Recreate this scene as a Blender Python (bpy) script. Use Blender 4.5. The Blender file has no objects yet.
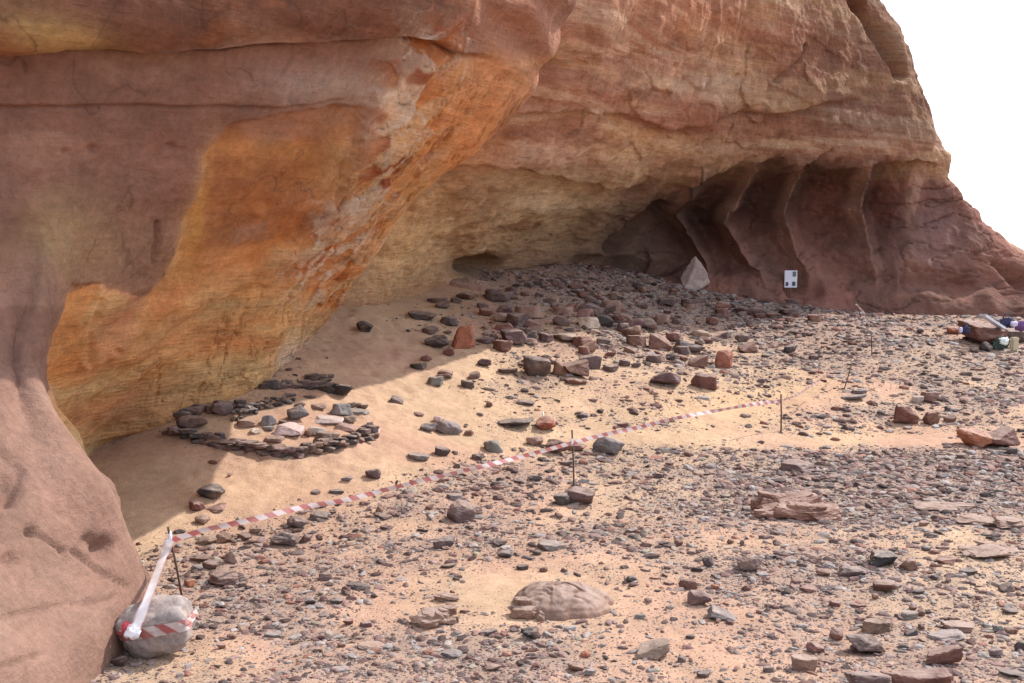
import bpy, math, random
import numpy as np
from mathutils import Vector, noise as mnoise
random.seed(7); rng = np.random.default_rng(7)
C = bpy.context.scene.collection
F = 1060.0; CAMZ = 3.0; PITCH = math.atan(91.5 / F)
cp, sp = math.cos(PITCH), math.sin(PITCH)

# ------------------------------------------------------------------ helpers
def P(px, py, Y):
    a = px - 512.0; b = 341.5 - py
    dy = b * sp + F * cp; dz = b * cp - F * sp
    k = Y / dy
    return np.array([a * k, Y, CAMZ + dz * k])

def proj(p):
    p = np.atleast_2d(p); x = p[:, 0]; y = p[:, 1]; z = p[:, 2] - CAMZ
    d = np.maximum(y * cp - z * sp, 0.05); u = y * sp + z * cp
    return 512 + F * x / d, 341.5 - F * u / d

def _h(ix, iy, iz, s):
    n = (ix * 374761393 + iy * 668265263 + iz * 2147483647 + s * 1274126177) & 0xFFFFFFFF
    n = ((n ^ (n >> 13)) * 1274126177) & 0xFFFFFFFF
    n = ((n ^ (n >> 15)) * 2246822519) & 0xFFFFFFFF
    return ((n ^ (n >> 16)) & 0xFFFF) / 32767.5 - 1.0

def vn(p, seed=0):
    """smooth value noise, -1..1"""
    i = np.floor(p).astype(np.int64); f = p - i
    f = f * f * f * (f * (f * 6 - 15) + 10)
    r = 0
    for dx in (0, 1):
        wx = f[:, 0] if dx else 1 - f[:, 0]
        for dy in (0, 1):
            wy = f[:, 1] if dy else 1 - f[:, 1]
            for dz in (0, 1):
                wz = f[:, 2] if dz else 1 - f[:, 2]
                r = r + wx * wy * wz * _h(i[:, 0] + dx, i[:, 1] + dy, i[:, 2] + dz, seed)
    return r

def fbm(p, o=4, seed=0, gain=0.5):
    a = 1.0; r = 0; p = p.copy(); t = 0
    for k in range(o):
        r = r + a * vn(p, seed + k * 17); t += a; a *= gain
        p = p * 2.03 + 11.3
    return r / t

def ss(x, a, b):
    t = np.clip((x - a) / (b - a), 0, 1); return t * t * (3 - 2 * t)

def lin(r, g, b, k=1.0):
    c = np.array([r, g, b]) / 255.0
    return np.where(c > .04045, ((c + .055) / 1.055) ** 2.4, c / 12.92) * k

def mesh_np(name, V, Fc, mat, smooth=True, col=None, attrs=None):
    V = np.asarray(V, dtype=np.float32); Fc = np.asarray(Fc, dtype=np.int32)
    m = bpy.data.meshes.new(name)
    n, k = Fc.shape
    m.vertices.add(len(V)); m.vertices.foreach_set('co', V.ravel())
    m.loops.add(n * k); m.loops.foreach_set('vertex_index', Fc.ravel())
    m.polygons.add(n)
    m.polygons.foreach_set('loop_start', np.arange(0, n * k, k, dtype=np.int32))
    m.polygons.foreach_set('loop_total', np.full(n, k, dtype=np.int32))
    m.polygons.foreach_set('use_smooth', np.full(n, smooth))
    if col is not None:
        a = m.color_attributes.new('Col', 'FLOAT_COLOR', 'POINT')
        c = np.ones((len(V), 4), dtype=np.float32); c[:, :3] = col
        a.data.foreach_set('color', c.ravel())
    for nm, v in (attrs or {}).items():
        a = m.attributes.new(nm, 'FLOAT', 'POINT'); a.data.foreach_set('value', np.asarray(v, dtype=np.float32))
    m.update(calc_edges=True); m.validate()
    if mat: m.materials.append(mat)
    return m

def link(name, me, parent=None, loc=None, rot=None):
    o = bpy.data.objects.new(name, me); C.objects.link(o)
    if parent: o.parent = parent
    if loc is not None: o.location = loc
    if rot is not None: o.rotation_euler = rot
    return o

def tag(o, label=None, cat=None, group=None, kind=None):
    if label: o['label'] = label
    if cat: o['category'] = cat
    if group: o['group'] = group
    if kind: o['kind'] = kind
    return o

def grid_faces(nr, nc, flip=False):
    i = np.arange(nr - 1)[:, None] * nc + np.arange(nc - 1)[None, :]
    q = np.stack([i, i + nc, i + nc + 1, i + 1], -1).reshape(-1, 4)
    return q[:, ::-1] if flip else q

# ------------------------------------------------------------------ materials
def new_mat(name):
    m = bpy.data.materials.new(name); m.use_nodes = True
    nt = m.node_tree; nt.nodes.clear()
    out = nt.nodes.new('ShaderNodeOutputMaterial'); b = nt.nodes.new('ShaderNodeBsdfPrincipled')
    nt.links.new(b.outputs[0], out.inputs[0])
    return m, nt, b, out

class NT:
    def __init__(s, nt): s.nt = nt
    def n(s, t, **k):
        x = s.nt.nodes.new(t)
        for a, v in k.items(): setattr(x, a, v)
        return x
    def l(s, a, b): s.nt.links.new(a, b)
    def noise(s, vec, scale, detail=6, rough=.55, dist=0):
        x = s.n('ShaderNodeTexNoise'); x.inputs['Scale'].default_value = scale
        x.inputs['Detail'].default_value = detail; x.inputs['Roughness'].default_value = rough
        x.inputs['Distortion'].default_value = dist
        s.l(vec, x.inputs['Vector']); return x.outputs['Fac']
    def math(s, op, a, b=None, c=None):
        x = s.n('ShaderNodeMath', operation=op)
        for i, v in enumerate((a, b, c)):
            if v is None: continue
            if isinstance(v, (int, float)): x.inputs[i].default_value = v
            else: s.l(v, x.inputs[i])
        return x.outputs[0]
    def mapr(s, v, a, b, c, d, clamp=True):
        x = s.n('ShaderNodeMapRange'); x.clamp = clamp
        s.l(v, x.inputs[0])
        for i, k in enumerate((a, b, c, d)): x.inputs[i + 1].default_value = k
        return x.outputs[0]
    def mix(s, fac, a, b, mode='MIX'):
        x = s.n('ShaderNodeMix', data_type='RGBA', blend_type=mode)
        for i, v in ((0, fac), (6, a), (7, b)):
            if isinstance(v, (int, float)): x.inputs[i].default_value = v
            elif isinstance(v, tuple): x.inputs[i].default_value = v + (1,) if len(v) == 3 else v
            else: s.l(v, x.inputs[i])
        return x.outputs[2]
    def scalev(s, vec, sc, rot=(0, 0, 0)):
        x = s.n('ShaderNodeMapping'); x.inputs['Scale'].default_value = sc; x.inputs['Rotation'].default_value = rot
        s.l(vec, x.inputs[0]); return x.outputs[0]
    def bump(s, h, strength, dist, prev=None):
        x = s.n('ShaderNodeBump'); x.inputs['Strength'].default_value = strength; x.inputs['Distance'].default_value = dist
        s.l(h, x.inputs['Height'])
        if prev is not None: s.l(prev, x.inputs['Normal'])
        return x.outputs[0]
    def grey(s, v):
        x = s.n('ShaderNodeCombineColor'); [s.l(v, x.inputs[i]) for i in range(3)]; return x.outputs[0]

def mat_cliff():
    m, nt, b, out = new_mat('sandstone'); g = NT(nt)
    pos = g.n('ShaderNodeNewGeometry').outputs['Position']
    col = g.n('ShaderNodeAttribute', attribute_name='Col').outputs['Color']
    st = g.n('ShaderNodeAttribute', attribute_name='strata').outputs['Fac']
    n1 = g.noise(pos, 1.7, 8, .62, .4)
    n2 = g.noise(pos, 14, 8, .7)
    n3 = g.noise(pos, 70, 4, .7)
    lay = g.noise(g.scalev(pos, (.6, .6, 6), (math.radians(4), math.radians(-5), 0)), 1.6, 9, .62, .25)
    lay2 = g.noise(g.scalev(pos, (1.5, 1.5, 17), (math.radians(3), math.radians(-7), 0)), 2.0, 6, .6, .15)
    f = g.mapr(n1, .3, .72, .78, 1.2)
    f2 = g.mapr(n2, .3, .7, .8, 1.18)
    f3 = g.mapr(n3, .3, .7, .92, 1.07)
    fl = g.mapr(lay, .32, .68, .8, 1.18); fl2 = g.mapr(lay2, .32, .68, .86, 1.12)
    fls = g.math('MULTIPLY', fl, fl2)
    fl = g.math('ADD', g.math('MULTIPLY', fls, st), g.math('SUBTRACT', 1.0, st))
    v = g.math('MULTIPLY', g.math('MULTIPLY', f, f2), g.math('MULTIPLY', f3, fl))
    c = g.mix(1.0, col, g.grey(v), 'MULTIPLY')
    # pinkish / ochre hue drift
    h = g.noise(g.scalev(pos, (1, 1, 3)), .9, 5, .6)
    c = g.mix(g.mapr(h, .38, .66, 0, .25), c, g.mix(1.0, c, (1.06, .90, .80), 'MULTIPLY'))
    g.l(c, b.inputs['Base Color']); b.inputs['Roughness'].default_value = .93
    b.inputs['Specular IOR Level'].default_value = .2
    bn = g.bump(g.math('MULTIPLY', lay, st), .6, .10)
    x = g.n('ShaderNodeMath', operation='MULTIPLY'); g.l(lay2, x.inputs[0]); g.l(st, x.inputs[1])
    bn = g.bump(x.outputs[0], .6, .06, bn)
    bn = g.bump(n2, .7, .06, bn)
    bn = g.bump(n3, .5, .015, bn)
    g.l(bn, b.inputs['Normal'])
    return m

def mat_ground():
    m, nt, b, out = new_mat('desert_sand'); g = NT(nt)
    pos = g.n('ShaderNodeNewGeometry').outputs['Position']
    col = g.n('ShaderNodeAttribute', attribute_name='Col').outputs['Color']
    gr = g.n('ShaderNodeAttribute', attribute_name='grit').outputs['Fac']
    n1 = g.noise(pos, 1.1, 6, .6)
    n2 = g.noise(pos, 9, 7, .65)
    n3 = g.noise(pos, 60, 5, .75)
    vo = g.n('ShaderNodeTexVoronoi', feature='F1'); vo.inputs['Scale'].default_value = 34
    g.l(pos, vo.inputs['Vector'])
    cs = g.mapr(vo.outputs['Distance'], .18, .36, 1, 0)
    sel = g.math('GREATER_THAN', g.n('ShaderNodeSeparateColor').outputs[0], .5)
    sc = g.n('ShaderNodeSeparateColor'); g.l(vo.outputs['Color'], sc.inputs[0])
    on = g.math('LESS_THAN', sc.outputs[0], g.math('MULTIPLY', gr, .8))
    peb = g.math('MULTIPLY', cs, on)
    pebc = g.mix(sc.outputs[1], (.09, .06, .055), (.33, .27, .25))
    pebc = g.mix(g.math('GREATER_THAN', sc.outputs[2], .75), pebc, (.24, .11, .075))
    v = g.math('MULTIPLY', g.mapr(n1, .3, .7, .86, 1.12), g.math('MULTIPLY', g.mapr(n2, .3, .7, .86, 1.13), g.mapr(n3, .25, .75, .78, 1.2)))
    c = g.mix(1.0, col, g.grey(v), 'MULTIPLY')
    c = g.mix(g.math('MULTIPLY', peb, .9), c, pebc)
    g.l(c, b.inputs['Base Color']); b.inputs['Roughness'].default_value = .95
    b.inputs['Specular IOR Level'].default_value = .15
    bn = g.bump(n2, .5, .05)
    bn = g.bump(n3, .6, .012, bn)
    bn = g.bump(peb, .8, .012, bn)
    g.l(bn, b.inputs['Normal'])
    return m

def mat_rock(use_attr, less_dust_and_light=False):
    m, nt, b, out = new_mat('gravel_stone' if use_attr else 'loose_rock'); g = NT(nt)
    pos = g.n('ShaderNodeNewGeometry').outputs['Position']
    if use_attr: col = g.n('ShaderNodeAttribute', attribute_name='Col').outputs['Color']
    else: col = g.n('ShaderNodeObjectInfo').outputs['Color']
    n1 = g.noise(pos, 7, 7, .65, .5)
    n2 = g.noise(pos, 45, 6, .7)
    v = g.math('MULTIPLY', g.mapr(n1, .3, .7, .65, 1.35), g.mapr(n2, .3, .7, .75, 1.22))
    c = g.mix(1.0, col, g.grey(v), 'MULTIPLY')
    if not use_attr:
        h = g.noise(pos, 4, 5, .6)
        c = g.mix(g.mapr(h, .5, .7, 0, .4), c, (.34, .2, .13))
        # dust on upward faces, paled further to paint in sunlit, sky-reflecting tops
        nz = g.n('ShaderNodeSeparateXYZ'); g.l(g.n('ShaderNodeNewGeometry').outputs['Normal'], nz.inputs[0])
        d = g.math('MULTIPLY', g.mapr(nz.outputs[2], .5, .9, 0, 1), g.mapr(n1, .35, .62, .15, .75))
        d = g.math('MULTIPLY', d, .25 if less_dust_and_light else .8); c = g.mix(d, c, (.40, .31, .265))
    g.l(c, b.inputs['Base Color']); b.inputs['Roughness'].default_value = .8
    b.inputs['Specular IOR Level'].default_value = .3
    if not use_attr:
        bn = g.bump(n1, .6, .03); bn = g.bump(n2, .5, .01, bn)
        g.l(bn, b.inputs['Normal'])
    return m

def mat_plain(name, c, rough=.6, metal=0, nscale=20, var=.25):
    m, nt, b, out = new_mat(name); g = NT(nt)
    pos = g.n('ShaderNodeTexCoord').outputs['Object']
    n = g.noise(pos, nscale, 5, .6)
    g.l(g.mix(1.0, tuple(c), g.grey(g.mapr(n, .3, .7, 1 - var, 1 + var)), 'MULTIPLY'), b.inputs['Base Color'])
    b.inputs['Roughness'].default_value = rough; b.inputs['Metallic'].default_value = metal
    g.l(g.bump(n, .3, .01), b.inputs['Normal'])
    return m

def mat_tape(name, faded=0):
    m, nt, b, out = new_mat(name); g = NT(nt)
    u = g.n('ShaderNodeAttribute', attribute_name='tu').outputs['Fac']
    v = g.n('ShaderNodeAttribute', attribute_name='tv').outputs['Fac']
    t = g.math('FRACT', g.math('ADD', g.math('DIVIDE', u, .20), g.math('MULTIPLY', v, .28)))
    s = g.math('LESS_THAN', t, .48)
    red = (.46, .12, .12) if not faded else (.55, .3, .28)
    c = g.mix(s, (.68, .60, .60), red)
    if faded == 2:
        edge = g.math('GREATER_THAN', g.math('ABSOLUTE', g.math('SUBTRACT', v, .5)), .40)
        c = g.mix(g.math('MULTIPLY', edge, .6), (.88, .87, .9), (.62, .2, .22))
    pos = g.n('ShaderNodeNewGeometry').outputs['Position']; dn = g.noise(pos, 6, 5, .65)
    c = g.mix(g.mapr(dn, .4, .68, .05, .5), c, (.50, .38, .33))
    g.l(c, b.inputs['Base Color']); b.inputs['Roughness'].default_value = .35
    tr = g.n('ShaderNodeBsdfTranslucent'); g.l(c, tr.inputs[0])
    mx = g.n('ShaderNodeMixShader'); mx.inputs[0].default_value = .3
    g.l(b.outputs[0], mx.inputs[1]); g.l(tr.outputs[0], mx.inputs[2]); g.l(mx.outputs[0], out.inputs[0])
    return m

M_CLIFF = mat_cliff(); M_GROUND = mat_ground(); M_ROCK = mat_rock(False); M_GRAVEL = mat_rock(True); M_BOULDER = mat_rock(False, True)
M_TAPE = mat_tape('barrier_tape_red_white'); M_TAPEF = mat_tape('barrier_tape_faded', 1); M_TAPEW = mat_tape('barrier_tape_white', 2)
M_RUST = mat_plain('rusty_iron', (.10, .06, .045), .8, .3)

# ------------------------------------------------------------------ ground height
ctl = [(512,683,7.3),(100,660,7.7),(900,683,7.3),(150,603,9.0),(512,600,9.1),(1000,600,9.1),(300,540,10.9),(720,540,10.9),
       (512,487,13),(1000,487,13.2),(275,425,13.6),(350,450,13.2),(150,440,13),(85,452,13),(240,390,14.5),(300,350,16.5),(345,303,19.3),
       (420,292,22),(500,279,24),(600,270,26.6),(700,288,28),(790,306,27.6),(860,313,28),(1000,318,28.5),(850,328,24.5),
       (781,431,16.5),(1000,430,17),(650,380,18.3),(500,350,18.8),(420,340,18.4),(850,380,20),(1000,342,23.5),(450,430,14.9),(700,330,24),(580,310,22.8)]
cw = [P(*c) for c in ctl]
cw += [np.array(q, float) for q in [(0,0,1.25),(-3,2,.9),(3,2,1.0),(-8,2,.6),(10,2,.3),(0,-12,.8),(-15,-10,.5),(18,-8,.2),(22,8,0),(26,20,.2),(26,32,.5),(40,10,0),(40,40,0),
       (-10,12,.9),(-10,24,2.6),(0,36,2.2),(14,38,1.2),(-20,40,1.5),(-40,10,0),(0,60,0),(-40,50,0),(0,-40,0),(40,-40,0),(-40,-40,0),(45,70,0)]]
cw = np.array(cw); K = len(cw)
def tpsU(r2): return .5 * r2 * np.log(r2 + 1e-9)
_d = ((cw[:, None, :2] - cw[None, :, :2]) ** 2).sum(-1)
_A = np.zeros((K + 3, K + 3)); _A[:K, :K] = tpsU(_d) + np.eye(K) * .15
_A[:K, K] = 1; _A[:K, K + 1:] = cw[:, :2]; _A[K, :K] = 1; _A[K + 1:, :K] = cw[:, :2].T
_w = np.linalg.solve(_A, np.concatenate([cw[:, 2], np.zeros(3)]))
def gz(x, y, fine=True):
    x = np.atleast_1d(np.asarray(x, float)); y = np.atleast_1d(np.asarray(y, float))
    z = _w[K] + _w[K + 1] * x + _w[K + 2] * y
    for i in range(K):
        z = z + _w[i] * tpsU((x - cw[i, 0]) ** 2 + (y - cw[i, 1]) ** 2)
    r = np.hypot(x - 4, y - 14); b = ss(r, 36, 60)
    z = z * (1 - b) + b * (.0 + .8 * fbm(np.stack([x / 40, y / 40, x * 0], 1), 3, 5))
    if fine:
        q = np.stack([x, y, x * 0], 1)
        z = z + .05 * fbm(q * .7, 4, 3) + .018 * fbm(q * 4.0, 3, 9)
    return z
_Yt = np.geomspace(4.5, 45, 900)
def ground_at(px, py):
    """world point where the line of sight at (px, py) meets the ground"""
    a = np.array([P(px, py, Y) for Y in (_Yt[0], _Yt[-1])]); t = (_Yt - _Yt[0]) / (_Yt[-1] - _Yt[0])
    pts = a[0] + (a[1] - a[0]) * t[:, None]
    under = np.nonzero(pts[:, 2] < gz(pts[:, 0], pts[:, 1]))[0]
    k = under[0] if len(under) else len(_Yt) - 1
    p = pts[k].copy(); p[2] = gz(p[0], p[1])[0]
    return p

# density of gravel and colour of the ground follow patches laid out on the terrain
def blob(u, v, cx, cy, rx, ry, ang=0):
    a = math.radians(ang); du = u - cx; dv = v - cy
    p = (du * math.cos(a) + dv * math.sin(a)) / rx; q = (-du * math.sin(a) + dv * math.cos(a)) / ry
    return np.exp(-(p * p + q * q))
def gravel_density(X, Y, Z):
    u, v = proj(np.stack([X, Y, Z], 1))
    q = np.stack([X, Y, X * 0], 1)
    d = .66 + 0 * u
    for (cx, cy, rx, ry, a, s) in [
        (900,485,150,38,0,.6),(930,375,130,32,0,.30),(690,475,90,22,0,.25),(300,580,130,55,0,.22),(700,300,170,22,8,.75),(550,300,60,25,0,.2),
        (470,545,120,35,0,.15),(640,350,90,18,10,.15),(860,560,120,20,0,.1),
        (250,490,110,24,-12,-.75),(400,400,85,38,-35,-.85),(420,450,70,16,-12,-.55),(350,330,90,60,-50,-.6),(130,500,70,60,0,-.7),
        (780,405,130,16,-8,-.5),(880,442,170,7,0,-.75),(640,438,130,9,0,-.55),(480,410,110,16,0,-.35),
        (600,500,80,22,-20,-.2),(420,600,110,25,0,-.25),(680,650,130,40,0,-.30),(520,585,110,35,0,-.35),(900,640,120,30,0,-.12),(930,540,90,14,0,-.25),(270,425,90,25,0,-.6),(440,300,60,16,0,-.35),(300,400,200,40,-25,-.3)]:
        d = d + s * blob(u, v, cx, cy, rx, ry, a)
    d = d + .42 * fbm(q * .9, 4, 21) + .25 * fbm(q * 3.1, 3, 33)
    return np.clip(d, 0.02, 1.25)

def spaced(lo, hi, d0, d1, out, g=1.25):
    a = [lo]
    while a[-1] < hi: t = (a[-1] - lo) / (hi - lo); a.append(a[-1] + d0 + (d1 - d0) * t)
    s = d1; r = a[-1]; R = []
    while r < out: s *= g; r += s; R.append(r)
    s = d0; l = lo; L = []
    while l > -out: s *= g; l -= s; L.append(l)
    return np.array(L[::-1] + a + R)
gx = spaced(-6.5, 15, .045, .055, 900); gy = spaced(6.0, 30, .026, .085, 900)
GX, GY = np.meshgrid(gx, gy); fx, fy = GX.ravel(), GY.ravel()
gzv = gz(fx, fy); q3 = np.stack([fx, fy, fx * 0], 1)
den = gravel_density(fx, fy, gzv); far = ss(np.hypot(fx - 4, fy - 14), 25, 45); den = den * (1 - far) + .5 * far
uu, vv = proj(np.stack([fx, fy, gzv], 1))
# trodden sand: shallow dents and ripples where the sand lies bare
foot = np.clip(blob(uu, vv, 400, 390, 110, 50, -35) + blob(uu, vv, 250, 480, 110, 34, -12) + blob(uu, vv, 350, 330, 70, 50), 0, 1)
gzv = gzv + foot * (.022 * vn(q3 * 5.5 + 3, 71) + .012 * vn(q3 * 11 + 9, 72)) + .006 * vn(q3 * 13, 73) * den
sand = lin(220, 186, 154, .64); sand2 = lin(216, 174, 148, .62); grit = lin(184, 160, 146, .60)
w1 = ss(fbm(q3 * .45, 4, 41), -.25, .35)[:, None]
gc = sand * (1 - w1) + sand2 * w1
w2 = (ss(den, .35, 1.0) * .75)[:, None]; gc = gc * (1 - w2) + grit * w2
yel = (blob(uu, vv, 740, 400, 100, 22, -8) + blob(uu, vv, 850, 430, 60, 10) * .7 + blob(uu, vv, 260, 490, 90, 25) * .4)[:, None]
gc = gc * (1 - .5 * np.clip(yel, 0, 1)) + lin(228, 190, 144, .68) * .5 * np.clip(yel, 0, 1)
ground = link('ground', mesh_np('ground', np.stack([fx, fy, gzv], 1), grid_faces(len(gy), len(gx), True), M_GROUND, True, gc, {'grit': np.clip(den, 0, 1)}))
tag(ground, 'sandy desert floor sloping up to the foot of the cliff', kind='structure')

# ------------------------------------------------------------------ cliffs
def catmull(Pts, n, axis):
    Pts = np.moveaxis(Pts, axis, 0); m = len(Pts)
    E = np.concatenate([2 * Pts[:1] - Pts[1:2], Pts, 2 * Pts[-1:] - Pts[-2:-1]])
    t = n if isinstance(n, np.ndarray) else np.linspace(0, m - 1, n)
    i = np.clip(np.floor(t).astype(int), 0, m - 2); f = (t - i).reshape((-1,) + (1,) * (Pts.ndim - 1))
    a, b, c, d = E[i], E[i + 1], E[i + 2], E[i + 3]
    r = .5 * (2 * b + (c - a) * f + (2 * a - 5 * b + 4 * c - d) * f * f + (3 * b - a - 3 * c + d) * f ** 3)
    return np.moveaxis(r, 0, axis)
def tvals(counts):
    r = [np.linspace(i, i + 1, c, endpoint=False) for i, c in enumerate(counts)]
    return np.concatenate(r + [np.array([len(counts)])])
def grid_normals(G):
    du = np.gradient(G, axis=1); dv = np.gradient(G, axis=0)
    n = np.cross(dv, du); n /= (np.linalg.norm(n, axis=-1, keepdims=True) + 1e-9)
    return n
def poly_sd(u, v, poly):
    """signed distance (px) to a polygon, positive inside"""
    poly = np.array(poly, float); n = len(poly); d = np.full(u.shape, 1e9); ins = np.zeros(u.shape, bool)
    for i in range(n):
        a = poly[i]; b = poly[(i + 1) % n]; e = b - a
        wx = u - a[0]; wy = v - a[1]; t = np.clip((wx * e[0] + wy * e[1]) / (e @ e), 0, 1)
        d = np.minimum(d, (wx - e[0] * t) ** 2 + (wy - e[1] * t) ** 2)
        c = ((a[1] > v) != (b[1] > v)) & (u < (b[0] - a[0]) * (v - a[1]) / (b[1] - a[1] + 1e-12) + a[0]); ins ^= c
    d = np.sqrt(d); return np.where(ins, d, -d)
def line_d(u, v, pts):
    """distance to a polyline and signed side"""
    pts = np.array(pts, float); d = np.full(u.shape, 1e9); s = np.zeros(u.shape)
    for i in range(len(pts) - 1):
        a, b = pts[i], pts[i + 1]; e = b - a
        wx = u - a[0]; wy = v - a[1]; t = np.clip((wx * e[0] + wy * e[1]) / (e @ e), 0, 1)
        dd = np.hypot(wx - e[0] * t, wy - e[1] * t); m = dd < d
        s = np.where(m, np.sign(e[0] * wy - e[1] * wx), s); d = np.where(m, dd, d)
    return d, s

def desat(c, k):
    l = (c * [.3, .5, .2]).sum(1, keepdims=True); c = np.clip(c * (1 - k) + l * k, 0, 5); return c * np.minimum(1, .74 / np.maximum(c.max(1, keepdims=True), 1e-6))

def build_near():
    W = lambda x, y, z: np.array([x, y, z], float)
    cols = []
    def col(ps): cols.append([p if isinstance(p, np.ndarray) else P(*p) for p in ps])
    #       rB top back         r0 brow above frame   r1             r2            r3             r4             r5            r6            r7             r8          r9 below
    col([W(-14,18,17), W(-9,8.6,12), P(-320,-100,7.4), P(-320,45,7.8), P(-320,130,7.9), P(-320,210,7.9), P(-320,290,7.75), P(-320,370,7.45), P(-320,520,6.6), P(-320,640,5.9), P(-320,760,5.3), W(-4.2,4.6,-1.5)])
    col([W(-10,19,17), W(-5,9.3,12), (0,-90,8.4), (0,47,8.75), (0,130,8.95), (0,215,8.95), (0,300,8.95), (0,375,8.68), (0,520,7.45), (-5,610,6.8), (-10,700,6.2), W(-2.7,5.6,-1.6)])
    col([W(-9.5,19,17), W(-4.8,9.4,12), (32,-90,8.5), (32,47,8.86), (31,130,9.06), (30,215,9.1), (25,300,9.1), (12,375,8.84), (42,490,7.95), (58,590,7.5), (66,700,6.9), W(-3.0,6.7,-1.6)])
    col([W(-9,19,17), W(-4.5,9.6,12), (64,-90,8.62), (64,47,9.0), (62,130,9.2), (56,215,9.25), (44,300,9.1), (33,378,8.85), (88,463,8.5), (126,528,8.65), (147,604,8.85), W(-2.95,8.8,-1.5)])
    col([W(-8.5,19,17), W(-4.1,9.8,12), (98,-90,8.8), (97,47,9.2), (94,130,9.4), (83,215,9.5), (58,300,9.5), (38,380,9.4), (76,462,9.5), (110,528,9.7), (125,596,9.9), W(-3.7,9.9,-1.2)])
    col([W(-8,20,17), W(-3.7,10.1,12), (132,-90,9.0), (130,46,9.4), (126,130,9.65), (110,215,9.85), (78,300,9.95), (48,368,10.1), (50,430,10.8), (56,465,11.1), (62,500,11.4), W(-4.9,11.6,-1)])
    col([W(-7,20,17), W(-2.8,10.7,12), (224,-90,9.6), (222,45,9.95), (215,130,10.4), (190,215,10.9), (150,300,11.4), (118,375,12.1), (100,428,12.7), (96,442,12.85), (92,456,13.0), W(-5.4,13.4,-.8)])
    col([W(-6,21,17), W(-2.0,11.4,12), (324,-90,10.2), (320,42,10.6), (302,130,11.2), (272,210,11.9), (232,285,12.5), (202,350,13.1), (182,405,13.5), (177,422,13.6), (172,438,13.7), W(-4.5,14.1,-.6)])
    col([W(-5,21,17), W(-1.2,12.3,12), (428,-90,11.1), (420,40,11.5), (384,128,12.1), (346,210,12.9), (302,280,13.7), (274,332,14.2), (256,368,14.5), (251,383,14.6), (246,398,14.7), W(-3.7,15,-.4)])
    col([W(-4,22,17), W(-.6,13.3,12), (520,-90,12.3), (510,40,12.6), (456,124,13.1), (396,203,14.0), (342,272,15.1), (316,312,15.8), (298,340,16.1), (294,354,16.25), (290,368,16.4), W(-3.4,16.7,-.2)])
    col([W(-3,22,17), W(-.3,14.3,12), (570,-90,13.3), (552,48,13.6), (500,128,14.1), (414,206,14.9), (354,282,16.1), (330,314,16.9), (312,334,17.3), (310,344,17.45), (308,354,17.6), W(-3.3,18,0)])
    c8 = cols[-1]
    cols.append([p + W(*o) for p, o in zip(c8, [(0,1,0)] + [(-.25,1.1,.3)] * 3 + [(-.4,1.3,.2)] * 3 + [(-.6,1.4,.1)] * 5)])
    cols.append([p + W(*o) for p, o in zip(c8, [(0,3,0)] + [(-1.4,2.8,.4)] * 3 + [(-1.6,3.0,.3)] * 3 + [(-2.2,3,0)] * 5)])
    A_, B_ = cols[0], cols[1]
    cols[1:1] = [[a * .4 + b * .6 for a, b in zip(A_, B_)], [a * .14 + b * .86 for a, b in zip(A_, B_)]]
    G = np.array(cols).transpose(1, 0, 2)
    G = catmull(G, tvals([16, 76, 64, 50, 50, 52, 50, 44, 34, 34, 8]), 0)
    G = catmull(G, tvals([14, 14, 20, 30, 30, 30, 32, 52, 64, 64, 56, 40, 16, 14]), 1)
    nr, nc, _ = G.shape
    N = grid_normals(G); p = G.reshape(-1, 3); n = N.reshape(-1, 3)
    # orient normals toward the open side
    if (n * (np.array([2, 0, 3]) - p)).sum() < 0: n = -n
    u, v = proj(p)
    qn = p * 1.0
    wu = u + 9 * fbm(p * 1.3, 3, 51) + 3 * vn(p * 6, 52); wv = v + 9 * fbm(p * 1.3 + 40, 3, 53) + 3 * vn(p * 6, 54)
    D = .16 * fbm(p * .55, 4, 61) + .05 * fbm(p * 2.2, 4, 62) + .012 * fbm(p * 9, 3, 63)
    # upper bed stands proud above the bedding crack
    yl = np.interp(u, [-300, 0, 60, 200, 300, 400, 470, 520, 565], [50, 50, 46, 44, 40, 33, 55, 74, 100])
    yw = yl + 3 * vn(p * 2.5, 64) - v
    fs = ss(-u, -515, -440); D += fs * .15 * ss(yw, -3, 5) - fs * .16 * np.exp(-((yw + 1) / 2.2) ** 2) * (.6 + .6 * vn(p * 3, 65))
    # second shallow bedding step
    y2 = np.interp(u, [-300, 0, 200, 300, 360], [112, 108, 105, 104, 98]) + 2 * vn(p * 3, 66) - v
    D += (.035 * ss(y2, -2, 3) - .03 * np.exp(-(y2 / 2) ** 2)) * ss(-u, -380, -300)
    # spalled orange scoop and second scar
    scoop = [(205,155),(225,125),(262,110),(310,108),(368,112),(352,160),(330,195),(300,240),(270,265),(215,290),(165,330),(120,350),(150,300),(178,260),(190,205)]
    scar = [(72,283),(98,284),(100,300),(84,350),(76,375),(52,392),(36,385),(50,350),(60,305)]
    s1 = poly_sd(wu, wv, scoop); s2 = poly_sd(wu, wv, scar)
    D -= .08 * ss(s1, -3, 8) + .04 * ss(s2, -2, 4)
    # lower rippled overhang, diagonal flutes
    dg = (u * .62 + v * .78)
    low = ss(v, 270, 330) * ss(u, 60, 110)
    D += low * (.06 * np.sin(dg / 17 + 2.0 * fbm(p * .8, 3, 67)) + .05 * vn(p * 1.6, 68))
    # shattered fracture zone
    fz = np.exp(-(line_d(u, v, [(430,40),(420,90),(400,130),(380,170),(345,235),(320,280)])[0] / 34) ** 2)
    e = p @ np.array([[.7, -.5, .4], [.5, .8, .1], [-.4, .2, .85]])
    blocky = np.floor(e * 2.3 + .6 * fbm(p * 2, 2, 69)[:, None]); bl = _h(blocky[:, 0].astype(np.int64), blocky[:, 1].astype(np.int64), blocky[:, 2].astype(np.int64), 5)
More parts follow.
